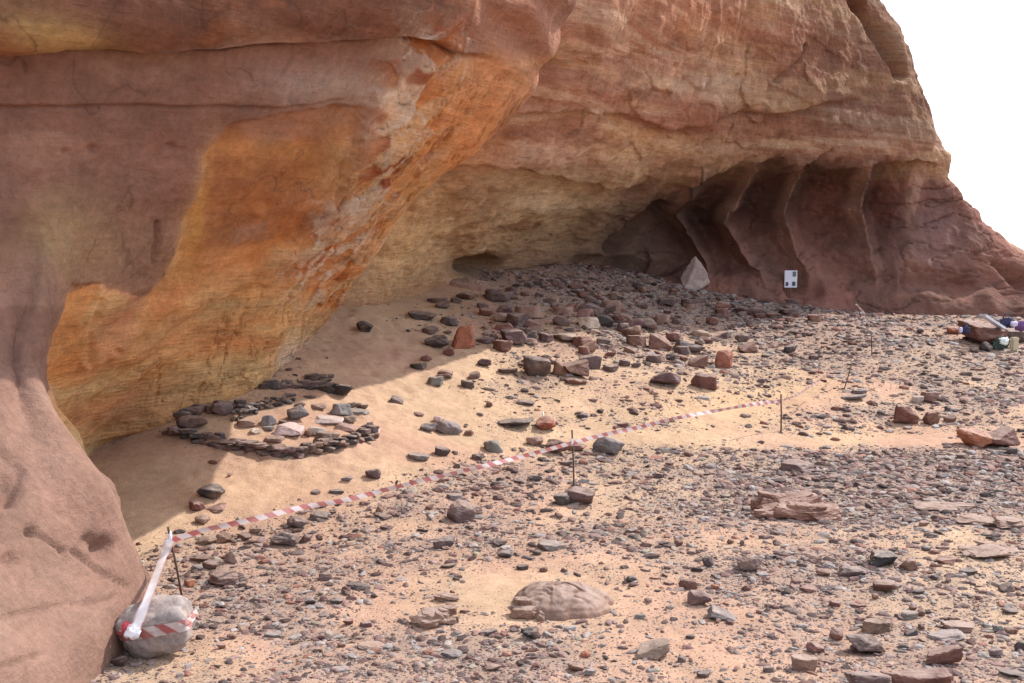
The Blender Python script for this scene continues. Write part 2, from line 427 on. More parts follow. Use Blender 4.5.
    D += fz * (.04 * bl + .025 * fbm(p * 5, 3, 70))
    # curved roof slab with striations at the top of the lobe
    D += .05 * ss(u, 430, 520) * ss(-v, -110, -60) * np.sin((u - .55 * v) / 9 + 2 * vn(p, 75))
    pz = ss(v, 370, 420) * (p[:, 1] < 9.3); D = D * (1 - .75 * pz)
    dv = P(330, 314, 16.9) - P(552, 48, 13.6); dv /= np.linalg.norm(dv); pa = (p @ dv)[:, None] * dv; ps = (p - pa) * 1.0
    lz = np.exp(-(line_d(u, v, [(540,-60),(520,60),(455,150),(400,215),(340,285),(290,330),(200,380)])[0] / 62) ** 2) 
    sk = fbm(ps * 3.4 + pa * .45 + 5, 5, 101, .6); sk2 = fbm(ps * 9 + pa * .9, 3, 102)
    D += lz * ss(v, 40, 120) * (.04 * sk + .012 * sk2 - .04 * np.exp(-((sk - .12) / .03) ** 2))
    # dents on the grey wall and the pillar
    for (cx, cy, r, a) in [(95,150,6,.05),(68,152,4,.04),(172,148,5,.04),(106,548,13,.13),(30,532,7,.06),(88,540,8,.06),(2,492,18,.12),(10,560,10,.06),(260,215,7,-.05),(110,345,4,.04)]:
        D -= a * np.exp(-(((u - cx) / r) ** 2 + ((v - cy) / (r * .8)) ** 2) ** 1.5)
    for ln, w_, a in [([(28,530),(45,540),(62,552)],2,.05),([(72,550),(88,562),(125,588)],2,.05),([(0,618),(60,606),(110,600)],2.5,.03),([(0,665),(40,655)],2,.04),([(160,225),(157,240),(150,262)],2,.06),([(100,300),(88,330),(84,360)],3,.05),([(85,402),(120,370),(180,330),(260,290)],5,.05),([(0,452),(20,470),(8,500)],5,.05)]:
        D -= a * np.exp(-(line_d(wu * .3 + u * .7, wv * .3 + v * .7, ln)[0] / w_) ** 2)
    p2 = p + n * D[:, None]
    # ---- rock colours (bands, scars, weathering)
    mauve = lin(150,108,91); ochre = lin(222,166,104); orange = lin(192,122,66); cream = lin(222,188,130); pink = lin(196,138,112); brown = lin(160,105,82); white = lin(224,204,186)
    c = np.tile(mauve, (len(p), 1))
    def lay(c, w, k): w = np.clip(w, 0, 1)[:, None]; return c * (1 - w) + k * w
    nz1 = fbm(p * 1.1, 4, 81); nz2 = fbm(p * np.array([.8, .8, 4.0]), 4, 82)
    c = lay(c, ss(yw, -2, 6) * .85, lin(138,92,72))
    c = lay(c, ss(yw, 0, 8) * ss(nz2, .1, .4) * .5, lin(176,112,66))
    c = lay(c, blob(u, v, 55, 22, 70, 14, 15) * (.5 + nz2) * 1.2, lin(205,170,110))
    c = lay(c, blob(u, v, 70, 245, 60, 45) * (.5 + .8 * nz1), cream * .75)
    # lower alcove: ochre with cream and pink bands
    al = poly_sd(wu, wv, [(36,400),(60,300),(100,285),(150,300),(180,250),(300,240),(340,200),(380,100),(430,60),(560,60),(470,160),(330,330),(280,420),(60,480)])
    al = np.where((p[:, 1] < 9.25) & (v > 380), -60, al); s2 = np.where((p[:, 1] < 9.0) & (v > 372), -60, s2)
    c = lay(c, ss(al, -8, 14) * .92, ochre)
    c = lay(c, ss(al, 0, 20) * ss(nz2, -.1, .5) * .85, lin(240,202,142))
    c = lay(c, ss(al, 0, 20) * ss(-nz2, .0, .5) * .5, lin(198,122,72))
    c = lay(c, blob(u, v, 160, 300, 70, 22, -30) * .75, pink * .9)
    c = lay(c, blob(u, v, 150, 405, 90, 22, -12) * .6, lin(172,116,86))
    c = lay(c, blob(u, v, 290, 352, 26, 10, -35) * .8, white)
    c = lay(c, blob(u, v, 210, 385, 70, 14, -18) * .5, cream)
    sm = ss(s1, -4, 9 + 0 * s1) * (.62 + .3 * ss(nz1, -.3, .3)); c = lay(c, sm, orange)
    c = lay(c, ss(s1, -2, 5) * ss(nz2, .0, .45) * .5, lin(214,150,84)); c = lay(c, np.exp(-((s1 - 4) / 10) ** 2) * ss(-u, -235, -200) * .4, lin(232,184,118))
    c = lay(c, blob(u, v, 200, 225, 8, 45, 10) * .8, lin(214,160,84))
    c = lay(c, blob(u, v, 345, 170, 22, 34, 30) * .6, cream)
    c = lay(c, ss(s2, -4, 8) * .75, lin(196,128,66)); c = lay(c, ss(s2, -2, 4) * ss(nz1, 0, .3) * .5, pink)
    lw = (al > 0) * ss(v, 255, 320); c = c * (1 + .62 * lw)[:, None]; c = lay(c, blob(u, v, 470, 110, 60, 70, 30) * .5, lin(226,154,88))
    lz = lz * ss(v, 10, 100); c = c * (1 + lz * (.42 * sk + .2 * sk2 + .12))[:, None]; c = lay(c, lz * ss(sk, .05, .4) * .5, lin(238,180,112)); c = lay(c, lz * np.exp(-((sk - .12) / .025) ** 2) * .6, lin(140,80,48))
    # fracture zone: pale broken faces and orange stains
    vein = np.exp(-(fbm(p * 2.4, 3, 91) / .035) ** 2) + np.exp(-(fbm(p * 5 + 5, 2, 92) / .04) ** 2) * .6
    c = lay(c, np.exp(-(fbm(p * np.array([1.3, 1.3, .5]) + 7, 4, 94) / .012) ** 2) * .45 * (al < 0), lin(86,58,50)); c = lay(c, ss(fbm(p * np.array([.9,.9,2.6]) + 31, 4, 95), .12, .4) * .45 * (al < 0) * (v < 400), lin(178,138,118))
    c = lay(c, fz * (.25 + .5 * bl) * 1.0, white); c = lay(c, np.clip(vein, 0, 1) * (fz * 1.3), white); c = lay(c, np.clip(fz * 1.2, 0, 1) * np.exp(-(fbm(p * 3.1 + 15, 3, 93) / .02) ** 2) * .8, lin(90,62,50)); c = lay(c, fz * ss(-bl, .1, .7) * .8, lin(200,118,52))
    c = lay(c, ss(fbm(p * 3.3, 3, 84), .18, .4) * fz, lin(160,84,44))
    c = lay(c, blob(u, v, 330, 85, 70, 16) * .45, white * .85)
    c = lay(c, blob(u, v, 520, 40, 60, 70) * .7, pink); c = lay(c, blob(u, v, 470, 130, 30, 40, 30) * .5, lin(206,120,70))
    # pillar: pale dusty sandstone
    pil = ss(v, 230, 470) * ss(-u, -200, -150) * (al < 0)
    c = lay(c, pil * .85, lin(160,126,110)); c = lay(c, pil * ss(nz1, 0, .5) * .4, lin(150,112,98)); c = lay(c, pil * ss(-nz1, .05, .4) * .4, lin(178,150,130))
    st = np.clip(.28 + .6 * ss(al, 0, 20) * (1 - .6 * ss(s1, 0, 6)) + .4 * ss(yw, 0, 6) - .1 * pil, 0, 1)
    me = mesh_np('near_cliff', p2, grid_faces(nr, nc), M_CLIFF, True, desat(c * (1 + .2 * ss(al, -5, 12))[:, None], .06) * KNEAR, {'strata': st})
    return me

def build_far():
    W = lambda x, y, z: np.array([x, y, z], float)
    cols = []
    def col(ps): cols.append([p if isinstance(p, np.ndarray) else P(*p) for p in ps])
    col([W(-12,34,24), W(-4,17,18), P(440,-90,16.8), P(420,60,17.2), P(400,145,17.6), P(370,185,17.9), P(345,232,18.3), P(318,272,18.7), P(310,312,18.9), W(-3.8,19,.6)])
    col([W(-9,34,24), W(-1,17.5,18), (560,-90,17.1), (545,55,17.8), (478,142,18.5), (435,185,18.9), (395,228,19.2), (362,268,19.2), (352,306,19.3), W(-3.0,19.6,.6)])
    col([W(-6,34,24), W(0.5,18.5,18), (605,-90,17.8), (592,55,18.8), (540,145,19.9), (500,185,20.6), (455,225,21.2), (425,262,21.4), (412,298,21.6), W(-2.0,22,.6)])
    col([W(-4,34,24), W(1.4,19.5,18), (645,-90,18.8), (636,55,20.2), (598,148,21.7), (565,185,22.7), (520,225,23.6), (495,256,24.1), (485,286,24.1), W(-.6,24.6,.6)])
    col([W(-2,34,24), W(2.3,20.5,18), (685,-90,20.0), (680,58,21.6), (658,150,23.3), (632,182,24.9), (600,222,26.2), (582,252,26.7), (572,278,26.4), W(1.6,27,.6)])
    col([W(0,34,24), W(3.4,22,18), (722,-90,21.6), (728,60,23.2), (716,152,24.6), (704,176,26.8), (685,214,28.4), (675,256,28.4), (668,290,27.8), W(4.1,28.5,.4)])
    col([W(2,35,24), W(4.4,23.3,18), (757,-90,23.1), (785,60,24.6), (780,155,25.7), (775,174,28.2), (766,212,29.3), (760,262,28.6), (756,306,27.8), W(6.5,28.3,-.2)])
    col([W(4,36,24), W(5.2,24.7,18), (790,-90,24.4), (838,60,25.9), (850,158,26.9), (852,173,28.9), (850,212,29.7), (850,268,29.0), (850,316,28.2), W(9.0,28.5,-.6)])
    col([W(5,37,24), W(5.8,26,18), (820,-90,25.5), (876,60,26.9), (910,155,28.1), (914,168,29.0), (922,215,29.5), (938,270,29.2), (950,320,28.7), W(12,28.8,-.8)])
    col([W(6,38,24), W(6.1,27,18), (842,-90,26.4), (904,60,27.9), (944,152,29.3), (950,182,29.7), (990,230,30.2), (1062,282,30), (1130,325,29.6), W(17.8,29.6,-1)])
    rid = cols[-1]
    cols.append([p + W(*o) for p, o in zip(rid, [(1,2,0), (.6,1.6,-.3), (.5,1.2,-.2), (.35,1.2,-.2), (.3,1.2,-.2), (.35,1.3,-.15), (.6,1.6,0), (1.2,2,0), (2.5,2.5,-.3), (3,3,0)])])
    cols.append([p + W(*o) for p, o in zip(rid, [(0,6,-4), (0,6,-2), (0,6,-1), (0,6,-1), (.5,6,-1), (1,6,-1), (1.5,7,-1), (2,7,-1), (3,8,-1), (3,8,-1)])])
    cols.append([p + W(*o) for p, o in zip(rid, [(-6,22,-8)] + [(-5,24,-3)] * 8 + [(-5,24,0)])])
    G = np.array(cols).transpose(1, 0, 2)
    G = catmull(G, tvals([20, 34, 70, 62, 34, 42, 46, 46, 8]), 0)
    G = catmull(G, tvals([20, 52, 54, 54, 56, 72, 66, 64, 52, 16, 14, 8]), 1)
    nr, nc, _ = G.shape
    n = grid_normals(G).reshape(-1, 3); p = G.reshape(-1, 3)
    if (n * (np.array([2, 0, 3]) - p)).sum() < 0: n = -n
    u, v = proj(p)
    D = .35 * fbm(p * .35, 4, 161) + .16 * fbm(p * 1.3, 4, 162) + .045 * fbm(p * 6, 3, 163)
    D -= .08 * np.exp(-(fbm(p * np.array([.7, .7, 2.2]) + 3, 4, 164) / .03) ** 2) * ss(v, 160, 200) * ss(u, 560, 660)
    front = p[:, 1] < 31.5
    # buttresses between wind-scooped niches
    ribs = [[(700,170),(690,182),(672,208),(706,262)], [(760,158),(740,190),(721,219),(738,250),(768,290)], [(808,150),(798,180),(781,210),(792,240),(812,280)], [(874,148),(866,180),(855,207),(864,240),(876,275)], [(932,150),(924,180),(914,215),(910,285)]]
    rx = np.array([np.interp(v, [q[1] for q in r], [q[0] for q in r]) for r in ribs]) + 5 * fbm(p * 1.1, 3, 165)
    env = ss(v, 152, 176) * ss(-v, -300, -250) * ss(u, 640, 690) * ss(-u, -990, -935)
    waist = .55 + .45 * np.exp(-((v - 212) / 34) ** 2)
    saw = np.zeros_like(u)
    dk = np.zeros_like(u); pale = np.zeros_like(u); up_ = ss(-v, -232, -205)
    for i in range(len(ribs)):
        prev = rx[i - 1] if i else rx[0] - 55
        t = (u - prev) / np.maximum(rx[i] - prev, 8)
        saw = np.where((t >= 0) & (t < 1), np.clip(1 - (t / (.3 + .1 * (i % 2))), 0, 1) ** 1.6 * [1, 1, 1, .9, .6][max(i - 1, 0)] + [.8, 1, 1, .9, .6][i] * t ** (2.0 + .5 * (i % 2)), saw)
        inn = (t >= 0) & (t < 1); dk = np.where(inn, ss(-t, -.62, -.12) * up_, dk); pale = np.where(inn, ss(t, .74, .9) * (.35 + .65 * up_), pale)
    t = (u - rx[-1]) / 14.0; saw = np.where(t >= 0, .6 * (.55 + .45 * np.clip(1 - t / 3, 0, 1) ** 2), saw)
    DR = env * front * (1.9 * saw - .7) * waist * (1 - .6 * ss(u, 862, 900))
    # foot ledges, shallow pits along the base
    D -= front * .35 * np.exp(-((v - 284) / 9) ** 2) * ss(vn(p * .9, 171), -.1, .4) * ss(u, 690, 760)
    for (cx, cy, a, b, d) in [(482,268,18,9,1.0),(556,272,16,7,.7),(600,262,30,6,.5),(640,268,30,8,.6),(520,274,8,4,.4)]:
        D -= d * np.exp(-(((u - cx) / a) ** 2 + ((v - cy) / b) ** 2) ** 1.6) * front
    # roof bedding planes and broken blocks
    yb = np.interp(u, [440,500,560,620,700,760], [158,160,176,180,180,150]) + 3 * vn(p * 1.2, 172) - v
    D += front * ss(-u, -770, -690) * (.22 * ss(yb, -2, 4) - .15 * np.exp(-(yb / 2.5) ** 2))
    yb2 = np.interp(u, [500,580,660,740,900], [100,102,122,112,100]) + 5 * vn(p * .8, 173) - v
    D += front * (.2 * ss(yb2, -3, 4) - .1 * np.exp(-(yb2 / 3) ** 2)) * ss(-u, -880, -800)
    e = p @ np.array([[.8, -.3, .2], [.3, .9, .1], [-.1, .1, .95]]) * np.array([.9, .9, 2.2])
    bb = np.floor(e + .5 * fbm(p, 2, 174)[:, None]).astype(np.int64); bl = _h(bb[:, 0], bb[:, 1], bb[:, 2], 8)
    fr = np.clip(blob(u, v, 620, 110, 130, 50) + blob(u, v, 760, 90, 90, 50), 0, 1)
    D += front * fr * .07 * bl
    # notch on the skyline
    D += .06 * np.exp(-(((u - 948) / 10) ** 2 + ((v - 156) / 8) ** 2))
    for ln, w_, a in [([(858,0),(880,35),(900,75)],5,.5),([(770,80),(790,60),(800,45)],2,.2),([(800,170),(830,150)],2,.15),([(660,205),(610,250)],5,.5),([(1000,262),(1024,280)],5,.4)]:
        D -= a * np.exp(-(line_d(u, v, ln)[0] / w_) ** 2) * front
    p2 = p + n * D[:, None] + DR[:, None] * np.array([-.12, -.97, -.12])
    # ---- colours
    brown = lin(150,98,80); tan = lin(196,150,104); cream = lin(206,176,128); org = lin(186,114,66); dark = lin(104,76,66); red = lin(140,88,76)
    c = np.tile(lin(168,116,86), (len(p), 1))
    def lay(c, w, k): w = np.clip(w, 0, 1)[:, None]; return c * (1 - w) + k * w
    nb = fbm(p * np.array([.35, .35, 2.2]), 5, 181); nz1 = fbm(p * .6, 4, 182)
    nb2 = fbm(p * np.array([.25, .25, 5.5]) + 20, 4, 186); c = lay(c, ss(nb, -.02, .3) * .8, tan); c = lay(c, ss(-nb, .05, .35) * .7, lin(158,98,68)); c = lay(c, ss(nb2, .05, .3) * .45 * ss(-v, -175, -150), lin(206,172,138)); c = lay(c, ss(-nb2, .12, .3) * .4 * ss(-v, -175, -150), lin(140,84,62))
    c = lay(c, blob(u, v, 540, 215, 150, 55, -8) * .95, lin(222,184,132))
    c = lay(c, blob(u, v, 560, 220, 130, 50, -8) * ss(nb, -.05, .3) * .8, lin(236,208,164))
    c = lay(c, blob(u, v, 560, 220, 130, 50, -8) * ss(-nb, .05, .3) * .6, lin(176,128,92))
    c = lay(c, blob(u, v, 400, 240, 70, 60) * .9, lin(238,188,122)); c = lay(c, blob(u, v, 470, 140, 30, 24, 30) * .6, lin(206,136,72))
    c = lay(c, blob(u, v, 540, 150, 60, 22) * .5, lin(196,152,130))
    c = lay(c, blob(u, v, 700, 15, 60, 16, 12) * .7, org); c = lay(c, blob(u, v, 700, 80, 90, 12, 6) * .5, lin(190,166,142))
    c = lay(c, blob(u, v, 700, 122, 22, 24) * .7, lin(150,88,58)); c = lay(c, blob(u, v, 800, 50, 70, 50) * .5, lin(168,104,72))
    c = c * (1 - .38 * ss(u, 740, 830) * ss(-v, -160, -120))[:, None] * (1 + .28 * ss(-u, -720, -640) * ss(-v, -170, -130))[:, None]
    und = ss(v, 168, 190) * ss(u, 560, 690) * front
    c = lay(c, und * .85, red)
    varn_shade = und * ss(fbm(p * .7, 4, 183), -.15, .35)
    c = lay(c, varn_shade * .6, dark)  # rock varnish and the darkness of the recess painted as one tone
    c = lay(c, blob(u, v, 650, 235, 70, 45) * .8, lin(84,66,58)); c = lay(c, blob(u, v, 600, 262, 110, 20, -6) * .65, lin(96,76,66)); c = lay(c, blob(u, v, 820, 168, 110, 14) * .7, lin(88,66,60))  # shade along the recess and under the ledge painted into the rock
    c = lay(c, dk * env * .75 * (1 - .6 * ss(u, 862, 900)), lin(84,60,54)); c = lay(c, pale * env * .7, lin(196,150,124))  # varnished niches and pale facets, contrast painted in where the light is flat
    c = lay(c, env * ss(v, 225, 270) * .5, lin(150,104,88))
    c = lay(c, blob(u, v, 930, 235, 30, 26) * .4, lin(118,96,98))
    c = lay(c, ss(v, 300, 285) * 0 + blob(u, v, 600, 272, 160, 9) * .6, lin(90,70,60))  # dark foot strip: stained rock with recess shade painted in
    c = lay(c, (p[:, 1] > 30.5) * .6, lin(196,150,120))
    st = np.clip(.75 - .55 * und, 0.1, 1)
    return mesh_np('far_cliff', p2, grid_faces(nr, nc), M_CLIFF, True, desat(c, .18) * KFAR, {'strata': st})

KNEAR = .80; KFAR = .88
tag(link('overhanging_cliff', build_near()), 'overhanging sandstone cliff with orange scooped hollow and pale pillar foot', kind='structure')
tag(link('fluted_cliff', build_far()), 'sandstone cliff behind, banded roof over dark fluted niches', kind='structure')

# ------------------------------------------------------------------ rocks
def ico(sub):
    import bmesh
    bm = bmesh.new(); bmesh.ops.create_icosphere(bm, subdivisions=sub, radius=1)
    V = np.array([v.co[:] for v in bm.verts]); Fc = np.array([[v.index for v in f.verts] for f in bm.faces]); bm.free()
    V /= np.linalg.norm(V, axis=1, keepdims=True)
    return V, Fc
ICO = {k: ico(k) for k in (1, 2, 3, 4, 5)}

def rock_planes(shape, r):
    pl = []
    def unit(v): v = np.array(v, float); return v / np.linalg.norm(v)
    if shape == 'block':
        q0 = [unit(r.normal(0, 1, 3) * [1, 1, .8] + [0, 0, .5]) for _ in range(4)]; pl += [(q, r.uniform(.72, .95)) for q in q0]
        for a in [(1,0,0),(-1,0,0),(0,1,0),(0,-1,0),(0,0,1),(0,0,-1)]: pl.append((unit(np.array(a) + r.normal(0, .22, 3)), r.uniform(.82, 1)))
        for _ in range(5): pl.append((unit(r.normal(0, 1, 3)), r.uniform(.95, 1.2)))
    elif shape == 'slab':
        pl += [(unit((r.normal(0, .08), r.normal(0, .08), 1)), .95), (unit((0, 0, -1)), .95)]
        k = r.integers(5, 8)
        for i in range(k):
            a = i * 2 * math.pi / k + r.uniform(-.3, .3); pl.append((unit((math.cos(a), math.sin(a), r.uniform(-.25, .25))), r.uniform(.75, 1)))
    elif shape == 'wedge':
        pl += [(unit((r.choice([-1, 1]) * .55, -.25, .8)), .5), (unit((0, 0, -1)), .95), (unit((1, .1, 0)), .95), (unit((-1, .1, .1)), .95), (unit((.1, -1, .3)), .8), (unit((0, 1, .1)), .9)]
        for _ in range(3): pl.append((unit(r.normal(0, 1, 3)), r.uniform(.85, 1.1)))
    else:
        for _ in range(11): pl.append((unit(r.normal(0, 1, 3)), r.uniform(.72, 1.0)))
        for a in [(1,0,0),(-1,0,0),(0,1,0),(0,-1,0),(0,0,1),(0,0,-1)]: pl.append((unit(np.array(a) + r.normal(0, .25, 3)), r.uniform(.85, 1.05)))
    return pl
def rock_radius(d, pl, pw):
    s = 0
    for n_, h in pl: s = s + np.maximum(d @ n_ / h, 0) ** pw
    return s ** (-1.0 / pw)

def rock_mesh(name, w, d, h, shape, seed, sub=3, rough=.05, ret=False):
    r = np.random.default_rng(seed); V, Fc = ICO[sub]
    pl = rock_planes(shape, r); pw = {'round': 26, 'block': 46, 'slab': 46, 'wedge': 46, 'pebble': 5.5}[shape]
    f = lambda dv: dv * (rock_radius(dv, pl, pw) * (1 + rough * 3.0 * fbm(dv * 1.7 + seed % 97, 3, 5) + rough * .9 * fbm(dv * 5 + seed % 53, 3, 6, .5) - rough * .9 * np.exp(-(vn(dv * 2.3 + seed % 31, 7) / .06) ** 2)))[:, None]
    v = f(V); sc = np.abs(v).max(0); dims = np.array([w / 2, d / 2, h / 2])
    v = v / sc * dims
    if ret: return v, Fc, (lambda dv: f(dv) / sc * dims)
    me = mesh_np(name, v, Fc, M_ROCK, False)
    return me

COLS = {'R': (.15,.07,.052), 'D': (.065,.05,.048), 'G': (.165,.145,.138), 'P': (.115,.072,.066), 'T': (.24,.155,.12), 'W': (.48,.39,.34), 'O': (.27,.095,.055), 'K': (.04,.035,.035)}
CN = {'R': 'reddish brown', 'D': 'dark brown', 'G': 'grey', 'P': 'purplish brown', 'T': 'tan', 'W': 'pale', 'O': 'rust red', 'K': 'blackish'}
SN = {'block': 'blocky', 'slab': 'flat', 'wedge': 'wedge-shaped', 'round': 'rounded'}
rock_rec = []
def place_rock(px, by, w, h, col, shape='block', label=None, name=None, cat='rock', group=None, sub=None, yaw=None, zoff=0, depth=None, sink=.14, tilt=.08, at=None):
    seed = int(px * 131 + by * 977 + w * 7)
    r = np.random.default_rng(seed)
    g = ground_at(px, by) if at is None else np.array(at)
    Y = g[1]; wm = w * Y / F; hm = h * Y / F * (.8 if h > w * .35 else .92)
    dm = (depth if depth else r.uniform(.6, .95)) * wm
    if h < w * .4: hm = max(hm - dm * .12, wm * .12)
    sub = sub or (4 if w >= 26 else 3 if w >= 12 else 2)
    me = rock_mesh('rock', wm, dm, hm * (1 + sink), shape, seed, sub, .035 if shape != 'round' else .05)
    me['n'] = 1
    name = name or ('boulder' if w >= 30 and h >= 14 else 'rock' if w >= 14 else 'stone')
    cy = Y + dm * .42
    cz = max(gz(g[0], cy)[0], g[2]) if False else gz(g[0], cy)[0]
    o = link(name, me, None, (g[0] * cy / Y, cy, min(cz, g[2] + .5 * dm) + hm * (.5 - sink * .5) + zoff),
             (r.normal(0, tilt), r.normal(0, tilt), yaw if yaw is not None else r.uniform(-.35, .35)))
    c = np.array(COLS[col]) * r.uniform(.85, 1.15) * (1 + r.normal(0, .04, 3)); o.color = (*np.clip(c, .02, .8), 1)
    tag(o, label, cat, group)
    rock_rec.append([o, px, by, w, h, col, shape, label])
    return o

# landmark rocks, each described by hand:  px, base py, width, height, colour, shape, label
LM = [
 (212,502,28,17,'K','round','blackish pitted stone alone on bare sand near the cliff shadow'),
 (285,549,31,18,'P','round','rounded purplish brown boulder just below the tape, left part'),
 (459,523,31,23,'P','block','blocky brown grey boulder in the open below the sagging tape'),
 (580,507,36,20,'P','block','split boulder at the foot of the middle iron stake'),
 (608,457,35,23,'G','block','blue grey topped boulder right of the middle stake behind the tape'),
 (515,431,41,12,'D','round','long loaf-shaped dark rock lying on bare sand above the tape'),
 (547,433,23,15,'O','round','crumbly rust red rock touching the loaf-shaped rock'),
 (447,436,28,18,'G','round','grey domed boulder in a small cluster on open sand'),
 (555,456,32,18,'R','round','reddish boulder right under the tape left of the middle stake'),
 (364,334,18,15,'K','round','round blackish boulder alone in the shade of the overhang'),
 (464,350,24,31,'O','block','upright rust red squared block at the shadow edge'),
 (437,350,28,16,'D','round','dark boulder leaning against the upright red block'),
 (422,322,30,11,'D','slab','flat dark slab on shaded sand above the upright red block'),
 (513,347,30,21,'P','block','large purplish boulder on the shadow edge right of red block'),
 (515,328,27,19,'P','round','dark boulder heaped in shade at the head of the rockfall'),
 (530,319,32,14,'T','slab','tan slab with pale top in the shaded rockfall'),
 (537,379,29,26,'P','block','big cubic brown boulder in sunlight, middle of the rockfall'),
 (574,378,30,22,'R','wedge','sloping wedge-shaped reddish boulder beside the big cubic one'),
 (568,345,36,14,'T','round','low broad tan boulder just out of the shade'),
 (589,330,22,14,'W','slab','pale slab catching the sun on the shadow edge'),
 (591,370,28,17,'P','block','brown boulder right of the wedge-shaped one'),
 (603,328,27,17,'D','round','dark domed boulder in shade beside the pale slab'),
 (632,339,20,14,'R','round','reddish boulder half in sun on the shadow edge'),
 (660,351,27,19,'R','wedge','red-sided boulder with tan sloping top'),
 (690,354,30,17,'G','wedge','grey sloping boulder pointing down to the red block'),
 (724,369,20,22,'O','block','rust red upright cube at the right end of the rockfall'),
 (703,390,27,21,'R','block','reddish brown boulder lowest at the right of the rockfall'),
 (666,389,33,18,'P','round','lumpy purplish boulder on the sand in front of the rockfall'),
 (747,353,19,12,'R','wedge','small slanting red boulder right of the rockfall'),
 (790,354,18,10,'D','round','dark flat-topped stone alone on gravel beyond the third stake'),
 (930,404,18,14,'R','block','dark red cube on gravel at the right'),
 (917,403,14,7,'W','slab','pale flat stone between dark red cube and rough boulder'),
 (904,426,26,24,'R','round','rough dark boulder tallest of the right-hand group'),
 (931,426,17,16,'R','block','red boulder right of the tallest rough dark one'),
 (796,473,40,12,'P','slab','long low purplish slab alone on gravel'),
 (748,574,31,17,'P','block','purple brown block with a tail, lying on gravel'),
 (708,568,12,13,'D','block','small dark cube left of the purple brown block'),
 (689,591,20,15,'R','block','reddish block, upper of a touching pair'),
 (699,606,25,17,'P','block','dark purple block, lower of a touching pair'),
 (722,621,30,12,'G','wedge','pale-topped slab with dark side below the pair of blocks'),
 (654,661,36,20,'T','wedge','tan wedge-shaped slab tilted up in the foreground'),
 (803,672,29,18,'T','slab','light tan flat stone in the foreground right of centre'),
 (815,654,19,13,'R','round','dark red stone touching the light tan flat one'),
 (882,568,33,20,'K','round','black and grey jagged boulder in the right foreground'),
 (910,573,21,14,'R','block','small dark red block beside the black jagged boulder'),
 (852,578,29,12,'P','round','low purplish boulder left of the black jagged one'),
 (885,595,25,13,'R','block','red brick-shaped block below the black jagged boulder'),
 (868,657,50,26,'P','round','largest purple brown boulder in the right foreground'),
 (876,634,31,13,'R','slab','reddish slab resting behind the largest foreground boulder'),
 (836,642,16,15,'R','block','upright reddish stone left of the largest foreground boulder'),
 (943,667,42,25,'R','block','big red boulder near the bottom right corner'),
 (945,643,42,9,'G','slab','dark grey flat slab directly above the big red corner boulder'),
 (958,634,42,12,'T','slab','tan flat slab behind the dark grey flat slab'),
 (909,621,18,8,'G','slab','small grey flat stone on sand in the right foreground'),
 (532,641,23,15,'K','round','black pitted stone in front of the rounded bedrock hump'),
 (552,552,32,10,'G','slab','flat grey slab behind the rounded bedrock hump'),
 (443,551,27,13,'D','round','crumbly dark brown rock halfway down the gravel slope'),
 (224,588,36,18,'P','round','largest grey brown lump in the heap right of the near stake'),
 (190,588,13,10,'O','block','small rust red cube beside the foot of the near stake'),
 (374,481,18,12,'P','round','brown knobbly rock on sand above the tape'),
 (397,405,14,9,'P','wedge','small pointed brown stone alone on open trodden sand'),
 (442,310,18,9,'P','round','rounded brown stone of a pair in shade near the back wall'),
]
for i, (px, by, w, h, c, s, lab) in enumerate(LM): place_rock(px, by, w, h, c, s, lab)
landmarks = [(r[1], r[2], r[7]) for r in rock_rec]

